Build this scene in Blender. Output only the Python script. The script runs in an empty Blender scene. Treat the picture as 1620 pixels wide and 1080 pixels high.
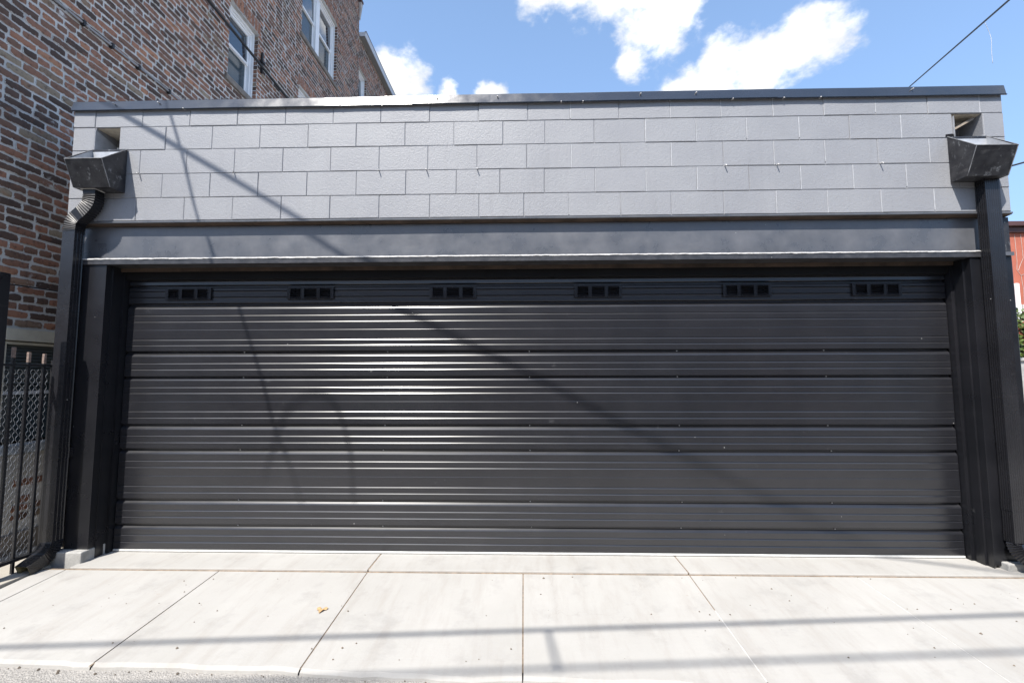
import bpy, math, random
from mathutils import Vector, Matrix, noise
random.seed(7)
R = math.radians
scene = bpy.context.scene
C = scene.collection

# ------------------------------------------------------------------ camera
CAM = Vector((0.0, -3.45, 1.37)); FPX = 720.0
PITCH = math.atan(720.0 / 9326.0); YAW = R(1.5); ROLL = -0.002
fv = Vector((-math.sin(YAW)*math.cos(PITCH), math.cos(YAW)*math.cos(PITCH), math.sin(PITCH)))
rv = Vector((math.cos(YAW), math.sin(YAW), 0)); uv_ = rv.cross(fv)
r2 = rv*math.cos(ROLL) + uv_*math.sin(ROLL); u2 = -rv*math.sin(ROLL) + uv_*math.cos(ROLL)
cam = bpy.data.cameras.new('camera'); cam.lens = 16.0; cam.sensor_width = 36.0
cam.clip_start = 0.05; cam.clip_end = 2000
camo = bpy.data.objects.new('camera', cam); C.objects.link(camo)
camo.matrix_world = Matrix(((r2.x, u2.x, -fv.x, CAM.x), (r2.y, u2.y, -fv.y, CAM.y), (r2.z, u2.z, -fv.z, CAM.z), (0, 0, 0, 1)))
scene.camera = camo

# ------------------------------------------------------------------ sun, sky, exposure
TO_SUN = Vector((-0.5, -1.0, 1.53)).normalized()
SUN_EL = math.asin(TO_SUN.z); SUN_AZ = math.atan2(TO_SUN.x, TO_SUN.y)
sd = bpy.data.lights.new('sun', 'SUN'); sd.energy = 4.6; sd.angle = R(0.53); sd.color = (1.0, 0.955, 0.89)
so = bpy.data.objects.new('sun', sd); C.objects.link(so)
so.rotation_euler = TO_SUN.to_track_quat('Z', 'Y').to_euler(); so.location = (-5, -12, 18)

world = bpy.data.worlds.new('World'); scene.world = world; world.use_nodes = True
nt = world.node_tree; N = nt.nodes; L = nt.links
for n in list(N): N.remove(n)
def wn(t, **k):
    n = N.new(t)
    for a, b in k.items(): setattr(n, a, b)
    return n
out = wn('ShaderNodeOutputWorld'); bg = wn('ShaderNodeBackground'); bg.inputs['Strength'].default_value = 0.11
sky = wn('ShaderNodeTexSky', sky_type='NISHITA'); sky.sun_disc = False
sky.sun_elevation = SUN_EL; sky.sun_rotation = SUN_AZ
sky.air_density = 1.0; sky.dust_density = 1.2; sky.ozone_density = 2.6
tc = wn('ShaderNodeTexCoord')
def wmath(op, a, b=None, c=None, clamp=False):
    n = wn('ShaderNodeMath', operation=op); n.use_clamp = clamp
    for i, v in enumerate((a, b, c)):
        if v is None: continue
        if isinstance(v, (int, float)): n.inputs[i].default_value = v
        else: L.new(v, n.inputs[i])
    return n.outputs[0]
def wnoise(scale, detail, rough, off=(0, 0, 0)):
    m = wn('ShaderNodeMapping'); m.inputs['Location'].default_value = off; m.inputs['Scale'].default_value = (1, 1, 1.5)
    L.new(tc.outputs['Generated'], m.inputs[0])
    n = wn('ShaderNodeTexNoise'); n.inputs['Scale'].default_value = scale; n.inputs['Detail'].default_value = detail
    n.inputs['Roughness'].default_value = rough; L.new(m.outputs[0], n.inputs['Vector']); return n
warp = wnoise(9, 5, 0.6)
vadd = wn('ShaderNodeVectorMath', operation='MULTIPLY_ADD'); vadd.inputs[1].default_value = (0.07, 0.07, 0.07)
wsub = wn('ShaderNodeVectorMath', operation='SUBTRACT'); wsub.inputs[1].default_value = (0.5, 0.5, 0.5)
L.new(warp.outputs['Color'], wsub.inputs[0]); L.new(wsub.outputs[0], vadd.inputs[0]); L.new(tc.outputs['Generated'], vadd.inputs[2])
# fair-weather cloud banks: (direction, angular radius)
BANKS = [((-.235, .795, .555), .055), ((-.200, .805, .548), .035), ((-.128, .83, .540), .022), ((-.055, .835, .545), .022),
         ((.035, .74, .675), .050), ((.085, .735, .668), .050), ((.14, .73, .665), .05),
         ((.215, .715, .665), .075), ((.235, .758, .610), .058), ((.200, .792, .578), .036), ((.270, .735, .620), .045),
         ((.29, .800, .520), .045), ((.345, .775, .525), .052), ((.400, .748, .528), .055), ((.450, .715, .538), .052), ((.490, .693, .532), .040),
         ((-.42, .35, .84), .11), ((-.33, .45, .83), .08), ((.55, .2, .81), .12), ((.45, .05, .89), .09), ((.1, -.3, .95), .1),
         ((-.7, -.35, .62), .09), ((.72, -.45, .52), .10), ((.62, -.56, .54), .08), ((.1, -.88, .45), .10), ((.0, -.9, .43), .08),
         ((-.85, .3, .42), .10), ((-.8, .42, .43), .07), ((-.35, -.86, .36), .09)]
acc = None
for d, rad in BANKS:
    dv = Vector(d).normalized()
    ds = wn('ShaderNodeVectorMath', operation='DISTANCE'); L.new(vadd.outputs[0], ds.inputs[0]); ds.inputs[1].default_value = dv
    v = wmath('MULTIPLY_ADD', ds.outputs['Value'], -1.0/rad, 1.0)
    acc = v if acc is None else wmath('SMOOTH_MAX', acc, v, 0.25)
fine = wnoise(19, 9, 0.56, (3, 1, 2))
fb = wmath('MULTIPLY_ADD', fine.outputs['Fac'], 2.2, -1.1)
den = wmath('ADD', wmath('MAXIMUM', acc, -1.2), fb)
mr = wn('ShaderNodeMapRange', interpolation_type='SMOOTHSTEP'); L.new(den, mr.inputs[0])
mr.inputs[1].default_value = -0.2; mr.inputs[2].default_value = 0.62
shade = wnoise(12, 6, 0.55, (5, 5, 0))
cr = wn('ShaderNodeMapRange'); L.new(shade.outputs['Fac'], cr.inputs[0]); cr.inputs[1].default_value = .35; cr.inputs[2].default_value = .65
cr.inputs[3].default_value = 5.0; cr.inputs[4].default_value = 7.8
ccol = wn('ShaderNodeVectorMath', operation='SCALE'); ccol.inputs[0].default_value = (0.97, 0.985, 1.0); L.new(cr.outputs[0], ccol.inputs['Scale'])
hazec = wn('ShaderNodeMix', data_type='RGBA'); sepz = wn('ShaderNodeSeparateXYZ'); L.new(tc.outputs['Generated'], sepz.inputs[0])
hz = wn('ShaderNodeMapRange'); L.new(sepz.outputs[2], hz.inputs[0]); hz.inputs[1].default_value = .3; hz.inputs[2].default_value = 1.0; hz.inputs[3].default_value = .46; hz.inputs[4].default_value = .12
L.new(hz.outputs[0], hazec.inputs[0])
hazec.inputs[7].default_value = (2.9, 4.8, 8.2, 1)
L.new(sky.outputs[0], hazec.inputs[6])
mx = wn('ShaderNodeMix', data_type='RGBA'); L.new(mr.outputs[0], mx.inputs[0]); L.new(hazec.outputs[2], mx.inputs[6]); L.new(ccol.outputs[0], mx.inputs[7])
L.new(mx.outputs[2], bg.inputs[0]); L.new(bg.outputs[0], out.inputs[0])

scene.render.engine = 'CYCLES'
scene.view_settings.view_transform = 'Standard'; scene.view_settings.look = 'None'
scene.view_settings.gamma = 1; scene.view_settings.use_curve_mapping = False
scene.view_settings.exposure = 0.86

# ------------------------------------------------------------------ materials
class MT:
    def __init__(s, name, rough=0.6, metal=0.0, spec=0.5):
        s.m = bpy.data.materials.new(name); s.m.use_nodes = True; s.t = s.m.node_tree
        s.p = s.t.nodes['Principled BSDF']; s.p.inputs['Roughness'].default_value = rough
        s.p.inputs['Metallic'].default_value = metal; s.p.inputs['Specular IOR Level'].default_value = spec
    def n(s, t, **k):
        x = s.t.nodes.new(t)
        for a, b in k.items(): setattr(x, a, b)
        return x
    def l(s, a, b): s.t.links.new(a, b)
    def co(s, kind='Object'): return s.n('ShaderNodeTexCoord').outputs[kind]
    def pos(s): return s.n('ShaderNodeNewGeometry').outputs['Position']
    def mapv(s, v, scale=(1, 1, 1), rot=(0, 0, 0), loc=(0, 0, 0)):
        m = s.n('ShaderNodeMapping'); m.inputs['Scale'].default_value = scale; m.inputs['Rotation'].default_value = rot
        m.inputs['Location'].default_value = loc; s.l(v, m.inputs[0]); return m.outputs[0]
    def noise(s, v, scale, detail=4, rough=0.55, out='Fac'):
        x = s.n('ShaderNodeTexNoise'); x.inputs['Scale'].default_value = scale; x.inputs['Detail'].default_value = detail
        x.inputs['Roughness'].default_value = rough; s.l(v, x.inputs['Vector']); return x.outputs[out]
    def ramp(s, v, stops, interp='LINEAR'):
        x = s.n('ShaderNodeValToRGB'); s.l(v, x.inputs[0]); e = x.color_ramp.elements; x.color_ramp.interpolation = interp
        while len(e) < len(stops): e.new(0.5)
        for el, (p, c) in zip(e, stops):
            el.position = p; el.color = (c, c, c, 1) if isinstance(c, (int, float)) else (*c, 1)
        return x.outputs[0]
    def mr(s, v, a, b, c=0.0, d=1.0):
        x = s.n('ShaderNodeMapRange'); s.l(v, x.inputs[0])
        for i, q in enumerate((a, b, c, d)): x.inputs[i+1].default_value = q
        return x.outputs[0]
    def mix(s, f, a, b, mode='MIX'):
        x = s.n('ShaderNodeMix', data_type='RGBA', blend_type=mode)
        for i, q in ((0, f), (6, a), (7, b)):
            if isinstance(q, (int, float)): x.inputs[i].default_value = q
            elif isinstance(q, tuple): x.inputs[i].default_value = (*q, 1)
            else: s.l(q, x.inputs[i])
        return x.outputs[2]
    def math(s, op, a, b=0.0):
        x = s.n('ShaderNodeMath', operation=op)
        for i, q in enumerate((a, b)):
            if isinstance(q, (int, float)): x.inputs[i].default_value = q
            else: s.l(q, x.inputs[i])
        return x.outputs[0]
    def col(s, c):
        if isinstance(c, tuple): s.p.inputs['Base Color'].default_value = (*c, 1)
        else: s.l(c, s.p.inputs['Base Color'])
    def rough(s, c): s.l(c, s.p.inputs['Roughness'])
    def bump(s, h, strength=0.5, dist=0.002, prev=None):
        b = s.n('ShaderNodeBump'); b.inputs['Strength'].default_value = strength; b.inputs['Distance'].default_value = dist
        s.l(h, b.inputs['Height'])
        if prev: s.l(prev, b.inputs['Normal'])
        s.l(b.outputs[0], s.p.inputs['Normal']); return b.outputs[0]

M = {}
# painted concrete block
a = MT('grey_block_paint', 0.48, spec=0.45); v = a.pos()
base = a.mix(a.mr(a.noise(v, 2.2, 4), .3, .7), (0.232, 0.237, 0.254), (0.266, 0.271, 0.285))
pin = a.noise(v, 170, 3, .6)
pits = a.ramp(pin, [(0.0, 0.55), (0.31, 0.75), (0.36, 1.0)])
drip = a.noise(a.mapv(v, (14, 14, 0.9)), 1.0, 4, .6)
base = a.mix(a.mr(drip, .55, .8, 0, .35), base, (0.18, 0.18, 0.19))
base = a.mix(1.0, base, pits, 'MULTIPLY'); a.col(base)
b1 = a.bump(a.noise(v, 95, 6, .7), 0.6, 0.005); a.bump(a.noise(v, 45, 2, .5), 0.25, 0.004, b1); M['block'] = a.m
# satin black steel door
def black(name, c0, c1, rough, spec=0.5, dents=0.5, dust=0.25, speck=True, fs=2.0):
    a = MT(name, rough, spec=spec); v = a.pos()
    c = a.mix(a.mr(a.noise(v, fs, 5, .6), .35, .7), c0, c1)
    d = a.noise(a.mapv(v, (3, 3, 12)), 2.0, 6, .7)
    c = a.mix(a.mr(d, .6, .85, 0, dust), c, (0.16, 0.155, 0.15))
    if speck:
        vo = a.n('ShaderNodeTexVoronoi'); vo.inputs['Scale'].default_value = 9; a.l(v, vo.inputs['Vector'])
        sp = a.ramp(vo.outputs['Distance'], [(0.0, 1.0), (0.024, 1.0), (0.036, 0.0)])
        pick = a.ramp(a.n('ShaderNodeSeparateColor').outputs[0], [(0, 0), (1, 1)])
        sc = pick.node.inputs[0].links[0].from_node; a.l(vo.outputs['Color'], sc.inputs[0])
        f = a.math('MULTIPLY', sp, a.mr(pick, .72, .74)); c = a.mix(f, c, (0.42, 0.41, 0.39))
        sm = a.noise(a.mapv(v, (1, 1, 1)), 7, 9, .72); f2 = a.mr(sm, .66, .78, 0, .30); c = a.mix(f2, c, (0.22, 0.22, 0.22))
    a.col(c)
    a.rough(a.mr(a.noise(v, 5, 5, .6), .3, .7, rough-.06, rough+.08))
    b1 = a.bump(a.noise(a.mapv(v, (.9, 1, 2.2)), 1.3, 2, .5), dents, 0.02)
    a.bump(a.noise(v, 420, 2, .5), 0.06, 0.001, b1)
    return a.m
M['door'] = black('black_door_paint', (0.0115, 0.0120, 0.0150), (0.0170, 0.0172, 0.0205), 0.34, 0.2, 0.7, 0.05)
M['door'].node_tree.nodes['Principled BSDF'].inputs['Coat Weight'].default_value = .75
M['door'].node_tree.nodes['Principled BSDF'].inputs['Coat IOR'].default_value = 1.72
M['door'].node_tree.nodes['Principled BSDF'].inputs['Coat Roughness'].default_value = .22
M['beam'] = black('black_beam_paint', (0.070, 0.074, 0.084), (0.118, 0.121, 0.132), 0.30, 0.7, 0.4, 0.5, fs=5)
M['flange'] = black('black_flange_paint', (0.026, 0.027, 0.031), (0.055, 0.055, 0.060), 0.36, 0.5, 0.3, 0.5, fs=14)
M['jamb'] = black('black_jamb_paint', (0.007, 0.0075, 0.0095), (0.014, 0.014, 0.017), 0.30, 0.5, 0.3, 0.06)
M['pipe'] = black('black_pipe_enamel', (0.011, 0.011, 0.013), (0.018, 0.018, 0.021), 0.24, 0.5, 0.1, 0.12)
M['elbow'] = black('black_elbow_enamel', (0.009, 0.009, 0.011), (0.015, 0.015, 0.018), 0.42, 0.35, 0.1, 0.12)
M['head'] = black('weathered_box_paint', (0.012, 0.012, 0.015), (0.040, 0.040, 0.043), 0.36, 0.4, 0.3, 0.7, fs=11)
hm = M['head']; t_ = hm.node_tree; pb = t_.nodes['Principled BSDF']; src = pb.inputs['Base Color'].links[0].from_socket
g_ = t_.nodes.new('ShaderNodeNewGeometry'); nz_ = t_.nodes.new('ShaderNodeTexNoise'); nz_.inputs['Scale'].default_value = 24; nz_.inputs['Detail'].default_value = 8; nz_.inputs['Roughness'].default_value = .68
mp_ = t_.nodes.new('ShaderNodeMapping'); mp_.inputs['Scale'].default_value = (1, 1, .6); mp_.inputs['Rotation'].default_value = (0, R(25), 0); t_.links.new(g_.outputs['Position'], mp_.inputs[0]); t_.links.new(mp_.outputs[0], nz_.inputs['Vector'])
r_ = t_.nodes.new('ShaderNodeMapRange'); r_.inputs[1].default_value = .58; r_.inputs[2].default_value = .72; r_.inputs[4].default_value = .75; t_.links.new(nz_.outputs['Fac'], r_.inputs[0])
mx_ = t_.nodes.new('ShaderNodeMix'); mx_.data_type = 'RGBA'; mx_.inputs[7].default_value = (.24, .25, .26, 1); t_.links.new(r_.outputs[0], mx_.inputs[0]); t_.links.new(src, mx_.inputs[6]); t_.links.new(mx_.outputs[2], pb.inputs['Base Color'])
M['iron'] = black('black_iron_paint', (0.012, 0.012, 0.014), (0.022, 0.022, 0.024), 0.30, 0.5, 0.1, 0.2)
M['dark'] = black('dull_black', (0.006, 0.006, 0.007), (0.010, 0.010, 0.011), 0.7, 0.2, 0.1, 0.1, False)
M['coping'] = black('black_coping_metal', (0.018, 0.024, 0.036), (0.026, 0.033, 0.048), 0.17, 0.9, 0.4, 0.08, True)
def plain(name, c, rough=0.6, metal=0, var=0.15, scale=8, bump=0.2, spec=.5, bd=.002):
    a = MT(name, rough, metal, spec); v = a.pos()
    c0 = tuple(x*(1-var) for x in c); c1 = tuple(min(1, x*(1+var)) for x in c)
    a.col(a.mix(a.mr(a.noise(v, scale, 6, .65), .3, .7), c0, c1)); a.bump(a.noise(v, scale*12, 4, .6), bump, bd); return a.m
M['rust'] = plain('rusty_edge', (0.060, 0.040, 0.029), .8, 0, .55, 6, .5)
M['edge_highlight'] = plain('joint_highlight_paint', (0.40, 0.405, 0.42), .45, 0, .2, 30, .4)  # sun highlight on block edges, put into the colour
M['edge'] = plain('scuffed_seam', (0.20, 0.20, 0.205), .4, .2, .6, 30, .4)
M['chip'] = plain('worn_pale_edge', (0.48, 0.47, 0.46), .55, 0, .3, 30, .4)
M['tan'] = plain('tan_block_core', (0.54, 0.48, 0.38), .9, 0, .3, 14, .8)
M['wood'] = plain('weathered_wood', (0.24, 0.20, 0.155), .8, 0, .35, 22, .5)
M['zinc'] = plain('galvanised_sheet', (0.42, 0.43, 0.45), .4, .2, .2, 12, .2)
M['white'] = plain('white_vinyl', (0.82, 0.83, 0.84), .4, 0, .04, 6, .05)
M['cream'] = plain('cream_paint', (0.52, 0.49, 0.40), .6, 0, .12, 12, .3)
M['slat'] = plain('grey_slat_paint', (0.11, 0.125, 0.125), .5, 0, .15, 10, .1)
M['stone'] = plain('grey_brown_stone', (0.20, 0.175, 0.15), .9, 0, .3, 12, .7, bd=.004)
M['bluestone'] = plain('blue_grey_stone', (0.30, 0.33, 0.36), .8, 0, .25, 14, .5, bd=.004)
M['plaster'] = plain('grey_parging', (0.44, 0.42, 0.385), .95, 0, .25, 9, .8, bd=.004)
M['soffit'] = plain('soffit_grey', (0.22, 0.225, 0.23), .7, 0, .1, 6, .1)
M['gutterw'] = plain('pale_gutter_metal', (0.55, 0.58, 0.62), .45, 0, .1, 6, .1)
M['cable'] = plain('black_cable_rubber', (0.016, 0.016, 0.017), .55, 0, .2, 10, .1)
M['conduit'] = plain('grey_conduit', (0.24, 0.25, 0.27), .4, .3, .3, 9, .2)
M['rustpipe'] = plain('rusty_picket_tip', (0.20, 0.145, 0.12), .8, 0, .5, 60, .5)
M['redwall'] = plain('red_painted_brick', (0.36, 0.105, 0.065), .85, 0, .18, 1.2, .5, bd=.01)
M['redbrick'] = plain('added_brown_brickwork', (0.13, 0.085, 0.065), .9, 0, .4, 5, .6)
M['maroon'] = plain('maroon_cornice', (0.07, 0.030, 0.030), .6, 0, .2, 3, .2)
M['ledge'] = plain('pale_ledge_stone', (0.50, 0.47, 0.44), .85, 0, .3, 3, .5)
M['polewood'] = plain('pole_wood', (0.12, 0.09, 0.065), .9, 0, .4, 5, .6)
M['roofing'] = plain('pale_bounce_roofing', (0.58, 0.58, 0.57), .7, 0, .2, 3, .4)  # unseen roof surface, made pale to bounce light onto the brick wall
M['seal'] = plain('pale_bottom_seal', (0.62, 0.62, 0.60), .45, .1, .15, 20, .2)
M['leaf'] = plain('dry_leaf', (0.42, 0.27, 0.13), .7, 0, .3, 60, .4)
M['grit'] = plain('dark_grit', (0.13, 0.105, 0.08), .9, 0, .6, 40, .4)
M['tanpvc'] = plain('tan_pipe_inside', (0.28, 0.24, 0.13), .6, 0, .3, 40, .3)
# glass
a = MT('window_glass', 0.03, spec=0.9); a.col((0.02, 0.035, 0.05)); a.p.inputs['Coat Weight'].default_value = .6
a.bump(a.noise(a.pos(), 2.0, 2), 0.08, .01); M['glass'] = a.m
# blind seen behind glass: opaque pane look
a = MT('screened_glass', 0.12, spec=0.6)
w = a.n('ShaderNodeTexWave', wave_type='BANDS', bands_direction='Z'); w.inputs['Scale'].default_value = 11; w.inputs['Distortion'].default_value = 3; w.inputs['Detail'].default_value = 3
a.l(a.pos(), w.inputs[0]); a.col(a.mix(w.outputs['Fac'], (0.030, 0.048, 0.060), (0.055, 0.080, 0.095))); M['screen'] = a.m

# brick: colour per brick (attribute "tone" x,y), ragged mortar smears over UV edges
def brick_mat():
    a = MT('common_brick', 0.88, spec=0.25)
    at = a.n('ShaderNodeAttribute', attribute_name='tone').outputs['Color']
    sc = a.n('ShaderNodeSeparateColor'); a.l(at, sc.inputs[0]); t = sc.outputs[0]; t2 = sc.outputs[1]
    body = a.ramp(t, [(0.0, (0.075, 0.054, 0.046)), (0.25, (0.135, 0.086, 0.066)), (0.42, (0.21, 0.120, 0.086)), (0.56, (0.28, 0.145, 0.098)),
                      (0.70, (0.32, 0.160, 0.105)), (0.82, (0.40, 0.20, 0.12)), (0.92, (0.22, 0.165, 0.12)), (1.0, (0.31, 0.25, 0.18))])
    v = a.pos()
    n1 = a.noise(v, 26, 6, .7); n2 = a.noise(v, 60, 6, .75); n3 = a.noise(v, 11, 3, .5)
    c = a.mix(a.mr(n1, .52, .66, 0, .7), body, (0.055, 0.040, 0.036))
    c = a.mix(a.mr(n3, .60, .70, 0, .5), c, (0.26, 0.12, 0.075))
    c = a.mix(a.mr(n2, .62, .76, 0, .75), c, (0.24, 0.21, 0.17))
    uv = a.n('ShaderNodeUVMap', uv_map='UVMap').outputs[0]; s2 = a.n('ShaderNodeSeparateXYZ'); a.l(uv, s2.inputs[0])
    # edge distance in metres is stored in the v coordinate
    ed = a.math('ADD', s2.outputs[1], a.mr(a.noise(v, 34, 5, .7), .25, .75, -.008, .012))
    mort = a.mr(ed, .0035, .0005)
    smear = a.math('MULTIPLY', a.mr(a.noise(a.mapv(v, (1, 1, 1.6)), 3.1, 6, .65), .64, .70), 1.0)
    f = a.math('MAXIMUM', mort, a.math('MULTIPLY', smear, .9))
    mc = a.mix(a.mr(a.noise(v, 5, 6, .7), .3, .7), (0.48, 0.475, 0.465), (0.64, 0.63, 0.605))
    a.col(a.mix(f, c, mc))
    b1 = a.bump(a.noise(v, 55, 7, .75), 0.75, 0.007); a.bump(a.math('SUBTRACT', 1.0, f), .5, .004, b1)
    return a.m
M['brick'] = brick_mat()
a = MT('grey_mortar', 0.95, spec=0.2); v = a.pos()
mc = a.mix(a.mr(a.noise(v, 5, 6, .7), .3, .7), (0.48, 0.475, 0.465), (0.64, 0.63, 0.605))
mc = a.mix(a.mr(a.noise(v, 1.1, 6, .65), .56, .75, 0, .6), mc, (0.14, 0.12, 0.11)); a.col(mc)
b1 = a.bump(a.noise(v, 45, 7, .75), 0.8, 0.008); M['mortar'] = a.m

# concrete apron
def concrete(name, lo, hi, brush=True):
    a = MT(name, 0.82, spec=0.3); v = a.pos()
    c = a.mix(a.mr(a.noise(v, 1.3, 6, .6), .3, .7), lo, hi)
    st = a.noise(a.mapv(v, (6, 1.1, 1), (0, 0, R(-16))), 1.3, 9, .72)
    c = a.mix(a.mr(st, .49, .74, 0, .38), c, (0.245, 0.215, 0.185))
    bl = a.noise(v, 3.4, 7, .7); c = a.mix(a.mr(bl, .54, .74, 0, .5), c, (0.23, 0.222, 0.21))
    sp = a.noise(v, 160, 3, .6); c = a.mix(a.mr(sp, .66, .74, 0, .45), c, (0.24, 0.22, 0.20))
    sp = a.noise(v, 19, 4, .6); c = a.mix(a.mr(sp, .72, .78, 0, .5), c, (0.30, 0.24, 0.19))
    mk = a.noise(a.mapv(v, (7, .35, 1), (0, 0, R(-6))), 1.1, 5, .6); c = a.mix(a.mr(mk, .60, .80, 0, .16), c, (0.20, 0.185, 0.165))
    vo = a.n('ShaderNodeTexVoronoi', feature='DISTANCE_TO_EDGE'); vo.inputs['Scale'].default_value = .62
    wv_ = a.n('ShaderNodeVectorMath', operation='ADD'); a.l(v, wv_.inputs[0]); nn = a.n('ShaderNodeVectorMath', operation='SCALE'); nn.inputs['Scale'].default_value = .35; a.l(a.noise(v, 2.3, 6, .65, 'Color'), nn.inputs[0]); a.l(nn.outputs[0], wv_.inputs[1]); a.l(wv_.outputs[0], vo.inputs['Vector'])
    ck = a.math('MULTIPLY', a.mr(vo.outputs['Distance'], .0022, .0008), a.mr(a.noise(v, .9, 2), .5, .6)); c = a.mix(a.math('MULTIPLY', ck, .10), c, (0.13, 0.11, 0.09))
    a.col(c)
    hb = a.noise(a.mapv(v, (1.5, 60, 1), (0, 0, R(3))), 4, 4, .6)
    b1 = a.bump(hb, 0.22, .003); a.bump(a.noise(v, 90, 6, .7), .3, .003, b1); return a.m
M['concrete'] = concrete('apron_concrete', (0.335, 0.325, 0.305), (0.385, 0.375, 0.355))
M['conc2'] = concrete('gangway_concrete', (0.33, 0.305, 0.26), (0.40, 0.375, 0.33))
M['curb'] = plain('curb_concrete', (0.34, 0.335, 0.32), .9, 0, .25, 10, .7, bd=.004)
a = MT('alley_asphalt', 0.9, spec=0.3); v = a.pos()
vo = a.n('ShaderNodeTexVoronoi'); vo.inputs['Scale'].default_value = 120; a.l(v, vo.inputs['Vector'])
c = a.mix(a.mr(a.noise(v, 2, 5), .3, .7), (0.23, 0.22, 0.205), (0.30, 0.285, 0.265))
sc = a.n('ShaderNodeSeparateColor'); a.l(vo.outputs['Color'], sc.inputs[0])
c = a.mix(a.mr(sc.outputs[0], .3, 1, 0, .6), c, (0.42, 0.40, 0.37)); a.col(c)
a.bump(vo.outputs['Distance'], .9, .006); M['asphalt'] = a.m
M['ground'] = plain('packed_ground', (0.17, 0.155, 0.125), .95, 0, .3, .6, .8, bd=.02)
a = MT('ivy_leaf', 0.45, spec=0.5); v = a.pos()
c = a.mix(a.mr(a.noise(v, 5, 5, .7), .35, .65), (0.030, 0.062, 0.014), (0.11, 0.15, 0.030)); a.col(c)
a.p.inputs['Subsurface Weight'].default_value = 0.0; M['ivy'] = a.m

# ------------------------------------------------------------------ mesh helpers
class MB:
    def __init__(s): s.v = []; s.f = []
    def add(s, vs, fs):
        o = len(s.v); s.v += [tuple(q) for q in vs]; s.f += [tuple(i+o for i in q) for q in fs]; return s
    def box(s, x0, x1, y0, y1, z0, z1):
        return s.add([(x0,y0,z0),(x1,y0,z0),(x1,y1,z0),(x0,y1,z0),(x0,y0,z1),(x1,y0,z1),(x1,y1,z1),(x0,y1,z1)],
                     [(0,3,2,1),(4,5,6,7),(0,1,5,4),(1,2,6,5),(2,3,7,6),(3,0,4,7)])
    def hexa(s, p):  # 8 points: bottom 4 ccw, top 4 ccw
        return s.add(p, [(0,3,2,1),(4,5,6,7),(0,1,5,4),(1,2,6,5),(2,3,7,6),(3,0,4,7)])
    def extrude_x(s, prof, x0, x1, closed=True, segs=1, fn=None):
        n = len(prof); vs = []
        for k in range(segs+1):
            x = x0 + (x1-x0)*k/segs
            for (y, z) in prof:
                dy, dz = fn(x, z) if fn else (0, 0)
                vs.append((x, y+dy, z+dz))
        fs = []
        for k in range(segs):
            for i in range(n if closed else n-1):
                j = (i+1) % n; fs.append((k*n+i, k*n+j, (k+1)*n+j, (k+1)*n+i))
        if closed: fs += [tuple(range(n-1, -1, -1)), tuple(segs*n+i for i in range(n))]
        return s.add(vs, fs)
    def extrude_z(s, prof, z0, z1):
        n = len(prof)
        vs = [(x, y, z0) for x, y in prof] + [(x, y, z1) for x, y in prof]
        return s.add(vs, [(i, (i+1) % n, n+(i+1) % n, n+i) for i in range(n)] + [tuple(range(n-1, -1, -1)), tuple(range(n, 2*n))])
    def tube(s, pts, r, n=6, cap=True):
        pts = [Vector(p) for p in pts]; rings = []
        for i, p in enumerate(pts):
            d = (pts[min(i+1, len(pts)-1)] - pts[max(i-1, 0)]).normalized()
            a = d.cross(Vector((0, 0, 1)));
            if a.length < .05: a = d.cross(Vector((0, 1, 0)))
            a.normalize(); b = a.cross(d)
            rings += [p + (a*math.cos(2*math.pi*k/n) + b*math.sin(2*math.pi*k/n))*r for k in range(n)]
        fs = []
        for i in range(len(pts)-1):
            for k in range(n): fs.append((i*n+k, i*n+(k+1) % n, (i+1)*n+(k+1) % n, (i+1)*n+k))
        if cap: fs += [tuple(range(n-1, -1, -1)), tuple((len(pts)-1)*n+k for k in range(n))]
        return s.add(rings, fs)
    def mesh(s, name, mat, smooth=False):
        me = bpy.data.meshes.new(name); me.from_pydata(s.v, [], s.f); me.validate(); me.update()
        import bmesh as _b
        bm = _b.new(); bm.from_mesh(me); _b.ops.recalc_face_normals(bm, faces=bm.faces); bm.to_mesh(me); bm.free()
        if isinstance(mat, (list, tuple)):
            for q in mat: me.materials.append(M[q])
        else: me.materials.append(M[mat])
        if smooth:
            for p in me.polygons: p.use_smooth = True
        return me
    def obj(s, name, mat, parent=None, smooth=False, **props):
        o = bpy.data.objects.new(name, s.mesh(name, mat, smooth)); C.objects.link(o)
        if parent: o.parent = parent
        for k, q in props.items(): o[k] = q
        return o
def empty(name, label, cat, group=None):
    o = bpy.data.objects.new(name, None); C.objects.link(o); o.empty_display_size = .2
    o['label'] = label; o['category'] = cat
    if group: o['group'] = group
    return o
def bevel(o, w=.004, seg=2):
    m = o.modifiers.new('bevel', 'BEVEL'); m.width = w; m.segments = seg; m.limit_method = 'ANGLE'; m.angle_limit = R(35); return o
def bx(name, mat, parent, x0, x1, y0, y1, z0, z1, bev=0, **p):
    o = MB().box(x0, x1, y0, y1, z0, z1).obj(name, mat, parent, **p)
    if bev: bevel(o, bev)
    return o

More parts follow.
